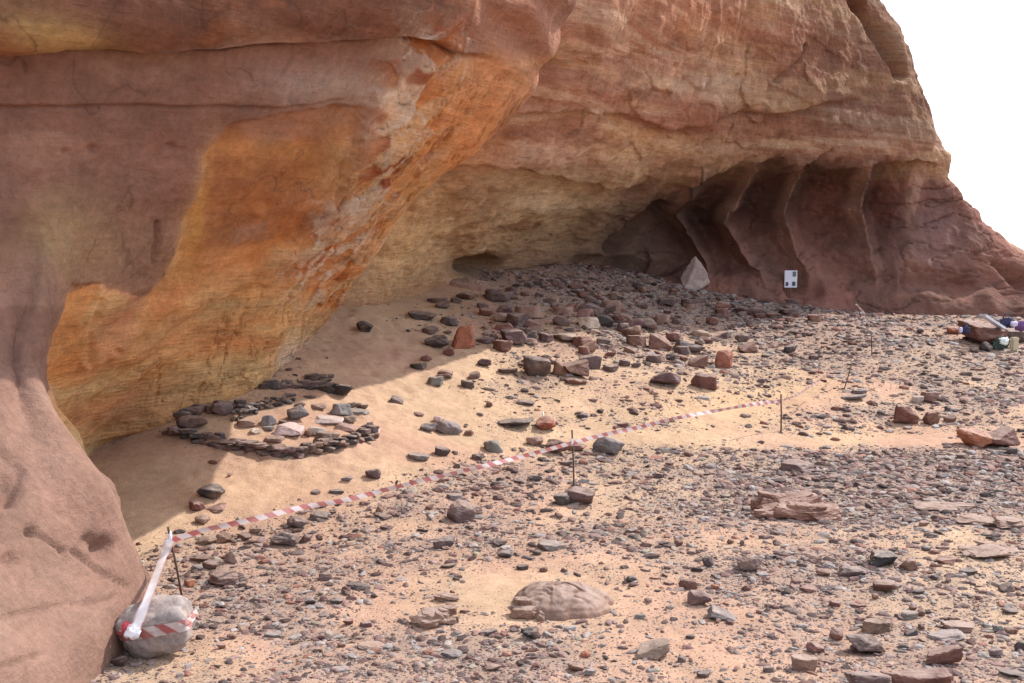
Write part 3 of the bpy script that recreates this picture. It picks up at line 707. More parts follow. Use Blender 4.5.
EX = [(563,506,18,15,'D','block'),(428,433,17,12,'G','round'),(438,424,10,9,'W','round'),(469,437,11,7,'R','round'),(492,453,21,15,'G','block'),(477,462,19,9,'D','round'),
 (537,447,20,12,'T','round'),(576,452,22,9,'R','round'),(418,462,24,9,'G','slab'),(442,457,17,11,'D','round'),(437,304,22,8,'P','slab'),(456,304,12,7,'P','round'),(449,357,13,11,'R','block'),
 (430,336,18,10,'P','round'),(450,327,22,10,'D','slab'),(425,363,15,9,'R','block'),(420,371,20,8,'D','slab'),(446,378,17,9,'R','wedge'),(435,388,19,10,'G','slab'),(443,380,20,6,'P','slab'),
 (468,389,16,9,'P','block'),(475,380,15,8,'P','block'),(484,368,15,9,'P','round'),(503,353,23,13,'R','slab'),(486,345,21,8,'P','slab'),(488,318,19,12,'R','block'),(505,315,17,11,'P','block'),
 (500,304,30,12,'P','round'),(561,327,21,12,'P','round'),(568,315,14,14,'R','wedge'),(591,316,24,15,'P','wedge'),(560,377,15,20,'R','wedge'),(574,386,17,8,'R','round'),(584,386,10,6,'R','round'),
 (508,376,22,6,'P','slab'),(626,325,15,15,'R','wedge'),(622,333,15,13,'P','round'),(649,331,17,10,'P','round'),(698,368,21,14,'R','wedge'),(741,344,17,12,'P','round'),(654,363,17,9,'P','slab'),
 (671,362,11,9,'D','round'),(625,367,13,7,'P','slab'),(636,369,10,6,'P','block'),(610,373,16,7,'P','slab'),(779,330,11,6,'R','round'),(920,334,8,6,'D','round'),(813,375,10,4,'R','block'),
 (858,395,17,6,'G','slab'),(853,402,29,5,'G','slab'),(881,417,9,8,'D','round'),(950,424,13,9,'R','round'),(948,412,10,6,'D','round'),(914,425,10,7,'R','round'),(1011,455,15,8,'D','block'),
 (716,590,9,7,'O','round'),(682,663,10,10,'D','wedge'),(769,673,14,7,'D','slab'),(703,678,14,6,'D','slab'),(808,594,19,7,'R','slab'),(632,583,12,7,'D','block'),(669,586,13,5,'R','slab'),
 (678,547,10,10,'R','round'),(664,547,13,7,'P','round'),(742,546,5,7,'D','block'),(823,577,15,8,'R','round'),(952,623,11,8,'R','block'),(913,611,9,6,'R','block'),(921,617,10,8,'R','block'),(911,637,13,9,'D','wedge'),
 (926,552,11,7,'D','round'),(944,564,25,7,'R','slab'),(968,576,21,6,'D','slab'),(1006,593,17,10,'D','wedge'),(1010,615,15,7,'D','block'),(995,658,14,10,'G','round'),(1020,653,12,15,'D','block'),(998,633,13,8,'G','block'),
 (1011,635,14,9,'R','round'),(835,608,13,7,'R','slab'),(858,608,19,5,'R','slab'),(860,622,12,6,'R','round'),(979,601,10,6,'R','round'),(934,581,9,6,'D','round'),(1012,679,27,5,'D','slab'),(875,600,8,7,'R','round'),
 (488,637,19,7,'D','slab'),(523,571,14,6,'D','slab'),(544,573,9,6,'R','block'),(493,673,19,9,'R','round'),(577,673,18,8,'R','round'),(586,659,12,8,'O','round'),(590,677,14,8,'G','round'),
 (537,556,11,6,'D','round'),(505,558,16,9,'D','round'),(453,659,25,6,'G','slab'),(448,569,17,6,'D','slab'),(349,626,14,8,'R','round'),(366,628,14,6,'P','slab'),(362,591,21,7,'D','slab'),(336,605,16,7,'D','round'),(310,605,13,8,'D','round'),
 (326,581,16,9,'P','round'),(372,651,32,8,'T','slab'),(340,673,20,5,'G','slab'),(322,641,10,6,'R','round'),(341,648,10,6,'R','round'),(274,638,20,7,'G','slab'),(455,501,20,7,'G','slab'),(535,482,16,8,'D','block'),
 (498,472,11,6,'R','round'),(512,473,14,8,'P','block'),(500,482,9,5,'D','slab'),(567,467,18,5,'D','slab'),(498,501,12,6,'P','block'),(489,408,7,8,'R','block'),(419,418,13,5,'R','slab'),(583,419,12,6,'D','round'),
 (525,406,20,5,'P','slab'),(624,428,12,5,'R','slab'),(337,495,16,5,'D','slab'),(316,496,11,5,'D','slab'),(348,484,13,6,'G','round'),(320,522,21,10,'D','wedge'),(380,515,8,11,'R','wedge'),(385,521,18,5,'D','slab'),
 (385,531,12,5,'P','slab'),(354,589,18,6,'D','slab'),(245,542,15,9,'R','wedge'),(225,544,18,12,'R','wedge'),(208,546,22,9,'T','round'),(256,535,14,7,'T','round'),(298,532,22,14,'P','round'),(308,543,14,10,'P','round'),
 (200,563,22,8,'R','slab'),(197,572,14,8,'G','round'),(211,570,20,11,'P','round'),(230,565,14,16,'T','block'),(243,588,12,8,'P','round'),(197,512,20,9,'R','slab'),(215,514,24,7,'R','slab'),(203,525,16,9,'T','round'),
 (408,333,5,4,'D','round'),(712,281,14,6,'W','slab'),(728,283,16,9,'T','block'),(190,618,10,6,'D','round'),(200,640,9,6,'P','round'),(232,640,10,6,'R','round'),(222,650,12,7,'R','round'),(500,548,14,7,'P','round'),
 (640,620,12,5,'G','slab'),(770,560,12,5,'D','slab'),(618,690,18,12,'T','round'),(540,690,16,9,'P','slab'),(730,545,8,6,'R','round'),(760,615,10,5,'R','slab'),(785,610,13,5,'D','slab'),(690,640,10,5,'D','slab')]
for (px, by, w, h, c, s) in EX: place_rock(px, by, w, h, c, s)

# scattered smaller stones over the gravel, each one an object of its own
def spot_ok(x, y):
    u_, v_ = proj(np.array([[x, y, gz(x, y)[0]]])); return u_[0], v_[0]
n_auto = 0; tries = 0
RUB = [(505,300,60,16),(560,312,60,14),(620,322,50,12),(690,342,50,14),(610,352,60,16),(580,295,90,10),(690,312,90,9),(760,318,70,6),(530,335,40,14)]
for i in range(105):
    a = random.choice(RUB); px = random.gauss(a[0], a[2] * .55); py = random.gauss(a[1], a[3] * .55)
    if not (410 < px < 860 and 285 < py < 392): continue
    w = random.choice([10, 12, 13, 15, 18, 22]) if py > 300 else random.uniform(9, 15)
    place_rock(px, py, w, w * random.uniform(.4, .75), random.choice('PPTRRPRTDP'), random.choice(['slab', 'block', 'wedge', 'round']))
while n_auto < 34 and tries < 4000:
    tries += 1
    px = random.uniform(180, 1020); py = random.uniform(330, 680)
    if any(abs(px - r[1]) < (r[3] * .6 + 12) and abs(py - r[2]) < 12 for r in rock_rec): continue
    if 165 < px < 385 and 375 < py < 470: continue
    g = ground_at(px, py)
    if gravel_density(g[:1], g[1:2], g[2:3])[0] < .65: continue
    w = random.uniform(8, 13); place_rock(px, py, w, w * random.uniform(.35, .65), random.choice('RDPPDGR'), random.choice(['slab', 'slab', 'block', 'round']))
    n_auto += 1

# words that place each unlabelled rock by its nearest landmark
import re
def size_word(w): return 'tiny' if w < 9 else 'small' if w < 14 else 'modest' if w < 20 else 'sizeable'
used = {}
def short(l): return ' '.join(l.split()[:7]).rstrip(',')
KEYS = [(212,502,'the lone blackish pitted stone'),(285,549,'the rounded boulder below the tape'),(459,523,'the blocky boulder below the tape'),(580,507,'the foot of the middle stake'),(608,457,'the blue grey topped boulder'),
 (515,431,'the loaf-shaped rock'),(447,436,'the grey domed boulder'),(555,456,'the reddish boulder under the tape'),(364,334,'the round boulder in shade'),(464,350,'the upright red block'),(422,322,'the flat dark shaded slab'),
 (515,328,'the shaded rockfall head'),(537,379,'the big cubic boulder'),(574,378,'the sloping wedge boulder'),(568,345,'the low broad tan boulder'),(603,328,'the dark domed boulder'),(660,351,'the red-sided boulder'),
 (724,369,'the rust red upright cube'),(666,389,'the lumpy purplish boulder'),(790,354,'the dark stone beyond the third stake'),(930,404,'the dark red cube'),(904,426,'the rough dark boulder'),(796,473,'the long low slab'),(790,520,'the layered red ledge'),
 (748,574,'the purple brown block'),(699,600,'the touching pair of blocks'),(722,622,'the pale-topped slab'),(654,661,'the tilted tan wedge'),(803,672,'the light tan flat stone'),(882,568,'the black jagged boulder'),(885,595,'the red brick-shaped block'),
 (868,657,'the largest foreground boulder'),(943,667,'the big red corner boulder'),(909,621,'the small grey flat stone'),(532,641,'the black pitted stone'),(560,600,'the rounded bedrock hump'),(443,551,'the crumbly dark brown rock'),(442,620,'the ledge of bare bedrock'),
 (224,588,'the heap by the near stake'),(152,663,'the taped boulder'),(374,481,'the brown knobbly rock'),(397,405,'the pointed brown stone'),(437,308,'the pair near the back wall'),(690,290,'the leaning pale slab'),(980,553,'the flat bedrock shelf'),
 (900,690,'the bottom edge ledge'),(781,431,'the third stake'),(985,343,'the boulder with the gear'),(300,425,'the ring of stones'),(300,600,'the left gravel slope'),(350,650,'the left foreground gravel'),(1000,440,'the rough red boulders at right edge')]
for r in rock_rec:
    if r[7]: continue
    o, px, by, w, h, c, s, _ = r
    k = sorted(KEYS, key=lambda q: math.hypot(q[0] - px, (q[1] - by) * 1.8))
    cands = []
    for q in k[:3]:
        dx, dy = px - q[0], (by - q[1]) * 1.6
        hor = 'left of' if dx < 0 else 'right of'; ver = 'behind' if dy < 0 else 'in front of'
        d1, d2 = (hor, ver) if abs(dx) > abs(dy) else (ver, hor)
        cands.append(f"{size_word(w)} {CN[c]} {SN[s]} stone {d1} {q[2]}")
        cands.append(f"{size_word(w)} {CN[c]} {SN[s]} stone {d1} and {'beyond' if dy < 0 else 'before'} {q[2]}")
    for cd in cands:
        if cd not in used: used[cd] = o; tag(o, cd); break
    else:
        o['label'] = cands[0]; grp = cands[0] + ' group'; o['group'] = grp; used[cands[0]]['group'] = grp
    r[7] = o['label']

# ------------------------------------------------------------------ ring of stones
ringrec = []
def ring_stone(px, by, w, h, c, s, label, zoff=0, grp=None):
    o = place_rock(px, by, w, h, c, s, label, name='ring_stone', cat='stone', group=grp, zoff=zoff); return o
for (px, by, w, h, c, s, l) in [
 (298,423,23,20,'G','round','dark grey boulder standing inside the ring of stones'),(268,427,17,12,'G','block','smaller grey block left of the dark boulder inside the ring'),
 (291,438,30,13,'W','wedge','pale slab with grey tip inside the ring near its front rim'),(329,426,33,12,'W','wedge','pinkish white wedge slab on sand inside the ring'),
 (310,399,14,4,'P','slab','small flat disc-like stone at the back inside the ring'),(341,416,26,13,'G','slab','grey slab on the right rim of the ring'),
 (359,417,21,6,'G','slab','narrow long slab on the right rim of the ring'),(341,398,25,16,'K','round','blackish boulder at the back right corner of the ring'),
 (309,438,10,10,'R','round','small reddish knob between pale slab and front rim'),(327,447,28,14,'T','slab','smooth pinkish tan slab built into the front rim'),
 (268,432,13,5,'G','slab','thin grey plate in front of the grey block inside the ring'),(255,436,12,6,'W','slab','small pale plate at the left inside the ring'),
 (190,434,34,20,'P','round','large shaded boulder at the left end of the ring'),(222,418,24,16,'P','round','shaded brown boulder against the cliff foot above the ring'),
 (246,428,20,8,'T','slab','tan slab in the left half inside the ring near the shadow edge'),(318,410,18,7,'T','slab','thin tan slab behind the wedge slab inside the ring'),
 (300,409,13,6,'P','block','small brown block behind the dark grey boulder inside the ring'),(346,433,22,9,'T','wedge','tan wedge slab resting inside the right end of the front rim'),
 (316,437,18,9,'W','slab','pale slab right of the small reddish knob inside the ring'),(276,445,22,8,'T','slab','pinkish slab lying against the inside of the front rim'),
 (350,424,16,7,'T','slab','short tan slab below the narrow long slab inside the ring'),(283,426,9,6,'R','block','little red block between the grey block and dark boulder'),
 (372,436,17,10,'W','slab','pale chip at the right tip of the ring')]:
    ring_stone(px, by, w, h, c, s, l)
def arc(pts, n, wr, hr, cols, label, grp, layers=1, shapes=('slab', 'block', 'round')):
    pts = np.array(pts, float); seg = np.r_[0, np.cumsum(np.hypot(*np.diff(pts, axis=0).T))]
    for L in range(layers):
        for i in range(n):
            t = (i + random.uniform(.2, .8)) / n * seg[-1]
            x = np.interp(t, seg, pts[:, 0]); y = np.interp(t, seg, pts[:, 1])
            w = random.uniform(*wr); h = random.uniform(*hr)
            o = ring_stone(x, y + random.uniform(-2, 2), w, h, random.choice(cols), random.choice(shapes), label, zoff=L * .07, grp=grp)
arc([(170,438),(205,446),(240,452),(280,459),(320,456),(350,448),(374,438)], 30, (11,24), (5,8), 'RPPDPK', 'flat stone packed on edge in the front rim of the ring', 'stones of the front rim of the ring', 2, ('slab', 'slab', 'block'))
arc([(345,444),(372,432)], 7, (8,12), (8,11), 'DPGR', 'upright small stone in the thick right end of the front rim', 'stones of the right end of the rim')
arc([(262,392),(290,389),(320,391),(338,394)], 16, (12,22), (6,10), 'DPDK', 'dark flat stone in the shaded back rim of the ring', 'stones of the back rim of the ring')
arc([(350,406),(365,412)], 3, (9,14), (5,8), 'RPD', 'small brown stone on the back right rim of the ring', 'stones of the back right rim')
arc([(178,425),(200,415),(240,410),(250,420)], 14, (12,20), (7,12), 'DPKP', 'dark stone in the shaded heap at the left of the ring', 'stones heaped at the left of the ring')
arc([(232,424),(255,414),(280,406),(295,403)], 20, (5,9), (4,6), 'DKGD', 'small dark grey cobble in the row inside the ring', 'cobbles in the row inside the ring', 2, ('round',))
arc([(310,380),(325,384),(335,378)], 4, (10,16), (5,8), 'DPK', 'dark stone just behind the back rim of the ring', 'stones behind the ring')

# ------------------------------------------------------------------ bedrock outcrops
def outcrop(px, by, w, h, col, label, seed, depth=.8, steps=3, steep=(-.6, -.5), name='bedrock_outcrop', flat=.5, lay_=.2):
    g = ground_at(px, by); Y = g[1]; wm = w * Y / F / 2
    hm = h * Y / F * flat; dm = wm * depth
    c = ground_at(px, by - h * .45)
    nr_, na = 70, 150
    rr = np.linspace(0, 1.12, nr_); aa = np.linspace(0, 2 * math.pi, na, endpoint=False)
    R, A = np.meshgrid(rr, aa, indexing='ij'); R = R.ravel(); A = A.ravel()
    rad = 1 + .16 * vn(np.stack([np.cos(A) * 1.6 + seed, np.sin(A) * 1.6, A * 0], 1), seed) + .07 * vn(np.stack([np.cos(A) * 5 + seed, np.sin(A) * 5, A * 0], 1), seed + 1)
    x = R * rad * np.cos(A) * wm; y = R * rad * np.sin(A) * dm
    X, Yw = c[0] + x, c[1] + y
    q = np.stack([X, Yw, X * 0 + seed], 1)
    base = np.clip(1 - R ** 2.2, 0, 1) ** .55
    side = (x / wm * steep[0] + y / dm * steep[1])
    qw = q + .25 * np.stack([fbm(q * 1.5, 3, seed), fbm(q * 1.5 + 9, 3, seed), R * 0], 1)
    cell = np.floor(np.stack([qw[:, 0] * 2.6 / wm * .5, (qw[:, 1] * .9 + qw[:, 0] * .3) * 2.6 / dm * .5, R * 0], 1)).astype(np.int64)
    blk = _h(cell[:, 0], cell[:, 1], cell[:, 2], seed)
    crack = np.exp(-(vn(qw * 2.0 / wm, seed + 8) / .07) ** 2)
    hgt = base * (.9 + .45 * side + .22 * fbm(q * 1.1 / wm, 4, seed + 3, .45) + .07 * blk) - .12 * crack * base
    t = hgt * steps; terr = (np.floor(t) + ss(t - np.floor(t), .5, .9)) / steps
    z = hm * (hgt * (1 - lay_) + np.minimum(terr, 1.05) * lay_) + (.022 * fbm(q * 8, 4, seed + 5) - .03 * np.exp(-(fbm(q * np.array([2.2, 3.4, 1]), 3, seed + 12) / .035) ** 2)) * base
    z = np.where(R > 1, -(R - 1) * 1.2, z) - .02
    Z = gz(X, Yw) + z
    V = np.stack([X - c[0], Yw - c[1], Z - c[2]], 1)
    i = np.arange(nr_ - 1)[:, None] * na; j = np.arange(na)[None, :]; j2 = (j + 1) % na
    Fc = np.stack([i + j, i + na + j, i + na + j2, i + j2], -1).reshape(-1, 4)
    me = mesh_np(name, V, Fc, M_ROCK, True)
    o = link(name, me, None, tuple(c)); o.color = (*COLS_X[col], 1)
    tag(o, label, 'outcrop'); return o
COLS_X = {'tan': (.20,.118,.086), 'red': (.20,.095,.068), 'brown': (.26,.15,.11), 'dark': (.20,.12,.10)}
outcrop(560, 626, 112, 52, 'tan', 'rounded hump of cracked tan bedrock rising from the sand', 11, .95, 4, (-.25, -.2), flat=.5)
place_rock(868, 690, 50, 20, 'P', 'block', 'left piece of the long dark ledge along the bottom edge', depth=.5, yaw=.1)
place_rock(922, 692, 78, 24, 'R', 'slab', 'long pinkish red slab forming the ledge along the bottom edge', depth=.35, yaw=-.12)
place_rock(974, 449, 38, 22, 'O', 'round', 'rough rust red boulder at the right edge of the gravel', tilt=.1)
place_rock(1000, 449, 32, 26, 'R', 'wedge', 'darker slanting red boulder touching the rough rust red one', tilt=.1)
outcrop(470, 290, 60, 10, 'brown', 'low brown ledge in shade below the small cave', 71, .5, 2, (0, -.4), flat=.9)

def ledge(px, by, w, h, n, col, label, seed, mound=0.0, name='bedrock_outcrop', spread=1.0):
    r = np.random.default_rng(seed); g = ground_at(px, by - h * .3); Y = g[1]; W_ = w * Y / F; H_ = h * Y / F
    Vs, Fs, off = [], [], 0
    for i in range(n):
        big = i < max(2, n // 3)
        ww = W_ * (r.uniform(.42, .62) if big else r.uniform(.12, .32)); dd = ww * r.uniform(.5, .8); hh = H_ * (r.uniform(.35, .6) if big else r.uniform(.18, .4))
        v, Fc, _ = rock_mesh('x', ww, dd, hh, ['slab', 'wedge', 'round'][i % 3], seed * 31 + i, 4, .07, True)
        a = r.uniform(-.4, .4); ca, sa = math.cos(a), math.sin(a); tl = r.normal(0, .12); tt = r.normal(0, .10)
        v = v @ np.array([[ca, sa, 0], [-sa, ca, 0], [tl, tt, 1]])
        x = r.uniform(-.32, .32) * W_ * (1 if big else 1.35) * spread; y = r.uniform(-.5, .5) * W_ * .4
        k = 1 - min(1, abs(x) / (W_ * .5)); z = gz(g[0] + x, g[1] + y)[0] - g[2] + hh * .2 + k * H_ * .32 * (.4 + .6 * (i % 2))
        Vs.append(v + [x, y, z]); Fs.append(Fc + off); off += len(v)
    o = link(name, mesh_np(name, np.concatenate(Vs), np.concatenate(Fs), M_ROCK, False), None, tuple(g)); o.color = (*COLS_X[col], 1)
    tag(o, label, 'outcrop'); return o
ledge(788, 524, 88, 34, 26, 'red', 'layered red bedrock ledge in the gravel right of centre', 37)
ledge(440, 630, 64, 26, 9, 'tan', 'small undercut ledge of tan bedrock left of the rounded hump', 23)
ledge(446, 602, 46, 10, 5, 'tan', 'thin broken ledge just behind the small undercut one', 29)
ledge(985, 556, 90, 15, 8, 'tan', 'long flat shelf of tan bedrock at the right edge, nearest', 43)
ledge(1004, 531, 90, 15, 8, 'tan', 'flat cracked bedrock shelf at the right edge, middle', 47)
ledge(950, 512, 70, 9, 7, 'tan', 'thin shelf of bedrock farthest back at the right edge', 53)
ledge(530, 624, 56, 26, 12, 'tan', 'broken slabs jutting from the left side of the rounded hump', 67)

# leaning slab at the back wall
o = place_rock(693, 291, 30, 39, 'W', 'wedge', 'large pale angular slab leaning in the shade by the niches', name='fallen_slab', cat='boulder', depth=.35, yaw=.25, tilt=.05)
o.rotation_euler = (0, math.radians(-24), .2); o.color = (.34, .26, .23, 1)

# ------------------------------------------------------------------ gravel
def make_gravel(n):
    Vs, Fs, Cs = [], [], []
    protos = []
    r = np.random.default_rng(99)
    for k in range(14):
        V, Fc = ICO[1] if k < 9 else ICO[2]
        pl = rock_planes(['slab', 'block', 'wedge', 'slab'][k % 4], r)
        v = V * rock_radius(V, pl, 40)[:, None] * (1 + r.normal(0, .10, (len(V), 1))); v /= np.abs(v).max(0)
        protos.append((v, Fc))
    # candidate spots: spread over the ground, thinned with distance so that far ones stay pebble-sized in view
    m = int(n * 4.2)
    t = r.uniform(0, 1, m); Yc = 6.2 * (30 / 6.2) ** t
    s = r.uniform(-.56, .70, m) ; Xc = s * Yc + r.uniform(-.3, .3, m)
    Zc = gz(Xc, Yc); d = gravel_density(Xc, Yc, Zc)
    keep = r.uniform(0, 1, m) < (d ** 2.0) * .55
    Xc, Yc, Zc, d = Xc[keep][:n], Yc[keep][:n], Zc[keep][:n], d[keep][:n]
    k = len(Xc)
    px = (1.25 + 1.9 * r.pareto(2.4, k)); px = np.minimum(px, 11)
    size = px * Yc / F * (.9 + .2 * d)
    size = size * np.interp(Yc, [14, 22], [1, .8])
    pal = np.array([COLS['P'], COLS['D'], COLS['G'], COLS['G'], COLS['R'], COLS['T'], (.26,.21,.19), (.20,.145,.13), (.30,.22,.175), (.14,.10,.095)])
    ci = r.choice(len(pal), k, p=[.2,.17,.11,.08,.07,.05,.08,.10,.03,.11]); col = np.minimum(pal[ci] * np.exp(r.normal(.22, .34, (k, 1))), .25); col = col * .85 + .15 * col.mean(1, keepdims=True); col = col * np.array([1.10, .95, .89])
    pi = r.integers(0, 9, k); big = px > 4.2; pi[big] = r.integers(9, 14, big.sum())
    off = 0
    for a in range(14):
        idx = np.nonzero(pi == a)[0]
        if not len(idx): continue
        v, Fc = protos[a]; q = len(idx)
        sx = size[idx]; sc = np.stack([sx * .5 * r.uniform(.9, 1.5, q), sx * .5 * r.uniform(.5, .95, q), sx * .5 * r.uniform(.2, .55, q)], 1)
        P0 = v[None] * sc[:, None, :]
        ya = r.uniform(0, 6.28, q); ca, sa = np.cos(ya)[:, None], np.sin(ya)[:, None]
        tx = r.normal(0, .28, q)[:, None]; y_ = P0[..., 1] * np.cos(tx) - P0[..., 2] * np.sin(tx); z_ = P0[..., 1] * np.sin(tx) + P0[..., 2] * np.cos(tx)
        x_ = P0[..., 0]; xr = x_ * ca - y_ * sa; yr = x_ * sa + y_ * ca
        pts = np.stack([xr + Xc[idx][:, None], yr + Yc[idx][:, None], z_ + (Zc[idx] + sc[:, 2] * .3)[:, None]], -1)
        Vs.append(pts.reshape(-1, 3)); nv = len(v)
        Fs.append((Fc[None] + (np.arange(q) * nv)[:, None, None] + off).reshape(-1, 3)); off += q * nv
        Cs.append(np.repeat(col[idx], nv, axis=0))
    return mesh_np('gravel', np.concatenate(Vs), np.concatenate(Fs), M_GRAVEL, False, np.concatenate(Cs))
tag(link('gravel', make_gravel(165000)), 'small dark gravel and stone chips strewn over the sand', 'gravel', kind='stuff')

# ------------------------------------------------------------------ taped boulder, stakes, tape
bg = ground_at(152, 661); bY = bg[1]
bw, bh, bd = 96 * bY / F, 66 * bY / F, .56
bv, bf, bfun = rock_mesh('taped_boulder', bw, bd, bh, 'pebble', 424, 5, .06, True)
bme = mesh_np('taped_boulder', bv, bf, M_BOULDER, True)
bc = np.array([bg[0] * (bY + .2) / bY, bY + .2, bg[2] + bh * .44])
o = link('taped_boulder', bme, None, tuple(bc)); o.color = (.29, .245, .23, 1)
tag(o, 'grey rounded boulder wrapped in barrier tape at the pillar foot', 'boulder')
place_rock(118, 668, 22, 12, 'P', 'round', 'small stone half under the taped boulder, on its left')

def tube(name, pts, rads, mat, parent=None, k=8):
    pts = np.array(pts, float); V = []; 
    for i, p in enumerate(pts):
        d = pts[min(i + 1, len(pts) - 1)] - pts[max(i - 1, 0)]; d /= np.linalg.norm(d)
        a = np.cross(d, [0.3, 1, .1]); a /= np.linalg.norm(a); b = np.cross(d, a)
        for j in range(k):
            t = 2 * math.pi * j / k; V.append(p + rads[i] * (a * math.cos(t) + b * math.sin(t)))
    V.append(pts[0]); V.append(pts[-1]); n = len(pts)
    Fc = []
    for i in range(n - 1):
        for j in range(k):
            j2 = (j + 1) % k; Fc += [[i * k + j, i * k + j2, (i + 1) * k + j2], [i * k + j, (i + 1) * k + j2, (i + 1) * k + j]]
    for j in range(k):
        j2 = (j + 1) % k; Fc += [[n * k, j2, j], [n * k + 1, (n - 1) * k + j, (n - 1) * k + j2]]
    return link(name, mesh_np(name, V, Fc, mat, True), parent)

def stake(b, t, rad, label, lean=0):
    g = ground_at(*b); top = P(t[0], t[1], g[1] + lean)
    g0 = g - np.array([0, 0, .08])
    m1 = g0 + (top - g0) * .5 + np.array([.006, 0, 0])
    o = tube('iron_stake', [g0, m1, top], [rad, rad, rad], M_RUST)
    tag(o, label, 'stake', 'iron stakes holding the tape'); return g, top
s1g, s1t = stake((184, 601), (168, 527), .010, 'rusty iron stake leaning left beside the taped boulder', -.05)
s2g, s2t = stake((574, 489), (572, 430), .011, 'rusty iron stake, middle of the line, with boulder at its foot')
s3g, s3t = stake((781, 432), (781, 394), .012, 'rusty iron stake on the sandy path where tape turns away')
s4g, s4t = stake((872, 356), (871, 331), .012, 'thin far stake on gravel near the shadow edge')
s5g, s5t = stake((862, 318), (855, 300), .013, 'farthest stake, at the foot of the fluted cliff')
s6g, s6t = stake((843, 389), (851, 366), .010, 'short slanting stake left of the far tape line')

def tape_pts(a, b, pix):
    """points of a tape hanging in the vertical plane through stakes a and b"""
    out = []
    nrm = np.array([-(b[1] - a[1]), b[0] - a[0], 0])
    for px, py in pix:
        q0 = np.array([0, 0, CAMZ]); d = P(px, py, 1.0) - q0
        t = (nrm @ (a - q0)) / (nrm @ d); out.append(q0 + d * t)
    return np.array(out)
def ribbon(name, pts, width, mat, parent, twist=0, wob=.25, seed=0, up=None, n=None, u0=0):
    pts = np.array(pts); n = n or len(pts) * 26
    c = catmull(pts, n, 0)
    L = np.r_[0, np.cumsum(np.linalg.norm(np.diff(c, axis=0), axis=1))]
    V = []; tu = []; tv = []; K_ = 5
    for i in range(n):
        d = c[min(i + 1, n - 1)] - c[max(i - 1, 0)]; d /= np.linalg.norm(d)
        w = np.array([0, 0, 1.0]) if up is None else up[i]
        w = w - d * (w @ d); w /= np.linalg.norm(w); s = np.cross(d, w)
        a = twist * i / n + wob * mnoise.noise(Vector((L[i] * 1.3, seed, 0))) * 3
        wv = w * math.cos(a) + s * math.sin(a); sv = np.cross(d, wv)
        for j in range(K_):
            f = j / (K_ - 1) - .5
            V.append(c[i] + wv * width * f + sv * width * .05 * math.cos(f * 3.1) * math.sin(L[i] * 3 + seed)); tu.append(L[i] + u0); tv.append(f + .5)
    return link(name, mesh_np(name, V, grid_faces(n, K_), mat, True, None, {'tu': tu, 'tv': tv}), parent)
root = bpy.data.objects.new('barrier_tape', None); C.objects.link(root); root.location = tuple(s1g)
tag(root, 'red and white striped barrier tape strung from boulder along the stakes', 'barrier tape')
bpy.context.view_layer.update(); root_inv = root.matrix_world.inverted()
TA = []
pA = tape_pts(s1t, s2t, [(172,540),(205,530),(250,520),(300,508),(350,499),(400,486),(450,474),(492,464),(535,453),(572,443)])
TA.append(ribbon('tape_span', pA, .052, M_TAPE, root, 0, .38, 3))
pB = tape_pts(s2t, s3t, [(573,443),(603,435),(640,427),(677,418),(726,409),(755,404),(781,401)])
TA.append(ribbon('tape_span', pB, .054, M_TAPE, root, 0, .38, 8))
pC = tape_pts(s3t, s4t, [(781,401),(800,393),(825,376),(845,360),(858,346),(871,337)])
TA.append(ribbon('tape_span', pC, .045, M_TAPEF, root, 1.0, .3, 5))
pD = tape_pts(s4t, s5t, [(871,337),(869,325),(864,313),(856,304)])
TA.append(ribbon('tape_span', pD, .04, M_TAPEF, root, 1.0, .3, 6))
# wrap round the boulder and the white stretch up to the stake
nw = 150; wr = []; ups = []
ax = np.array([-.42, -.12, 1.0]); ax /= np.linalg.norm(ax); e1 = np.cross(ax, [0, 1, 0]); e1 /= np.linalg.norm(e1); e2 = np.cross(ax, e1)
dirs = np.array([e1 * math.cos(t) + e2 * math.sin(t) + ax * (.10 * math.sin(t * 1 + 1.0)) for t in np.linspace(0, 2 * math.pi, nw)])
dirs /= np.linalg.norm(dirs, axis=1, keepdims=True)
sup = bfun(dirs)
for i in range(nw): wr.append(bc + sup[i] * 1.03); ups.append(ax)
TA.append(ribbon('tape_wrap', np.array(wr), .055, M_TAPE, root, 0, .02, 2, ups, nw))
dirs2 = dirs + ax * .12 + .1 * np.sin(np.linspace(0, 9, nw))[:, None] * ax; dirs2 /= np.linalg.norm(dirs2, axis=1, keepdims=True); sup2 = bfun(dirs2)
TA.append(ribbon('tape_wrap', bc + sup2[20:110] * 1.045, .04, M_TAPE, root, 0, .02, 4, ups[20:110], 90))
kd = P(133, 632, bc[1] - .31)
pE = np.array([P(170, 540, s1t[1] - .02), P(162, 560, s1t[1] - .12), P(150, 592, bc[1] - .1), P(138, 622, kd[1]), kd])
upx = [np.array([1, .15, .3])] * 120
TA.append(ribbon('tape_span', pE, .085, M_TAPEW, root, .25, .02, 1, upx, 120))
for t in TA: t.matrix_parent_inverse = root_inv
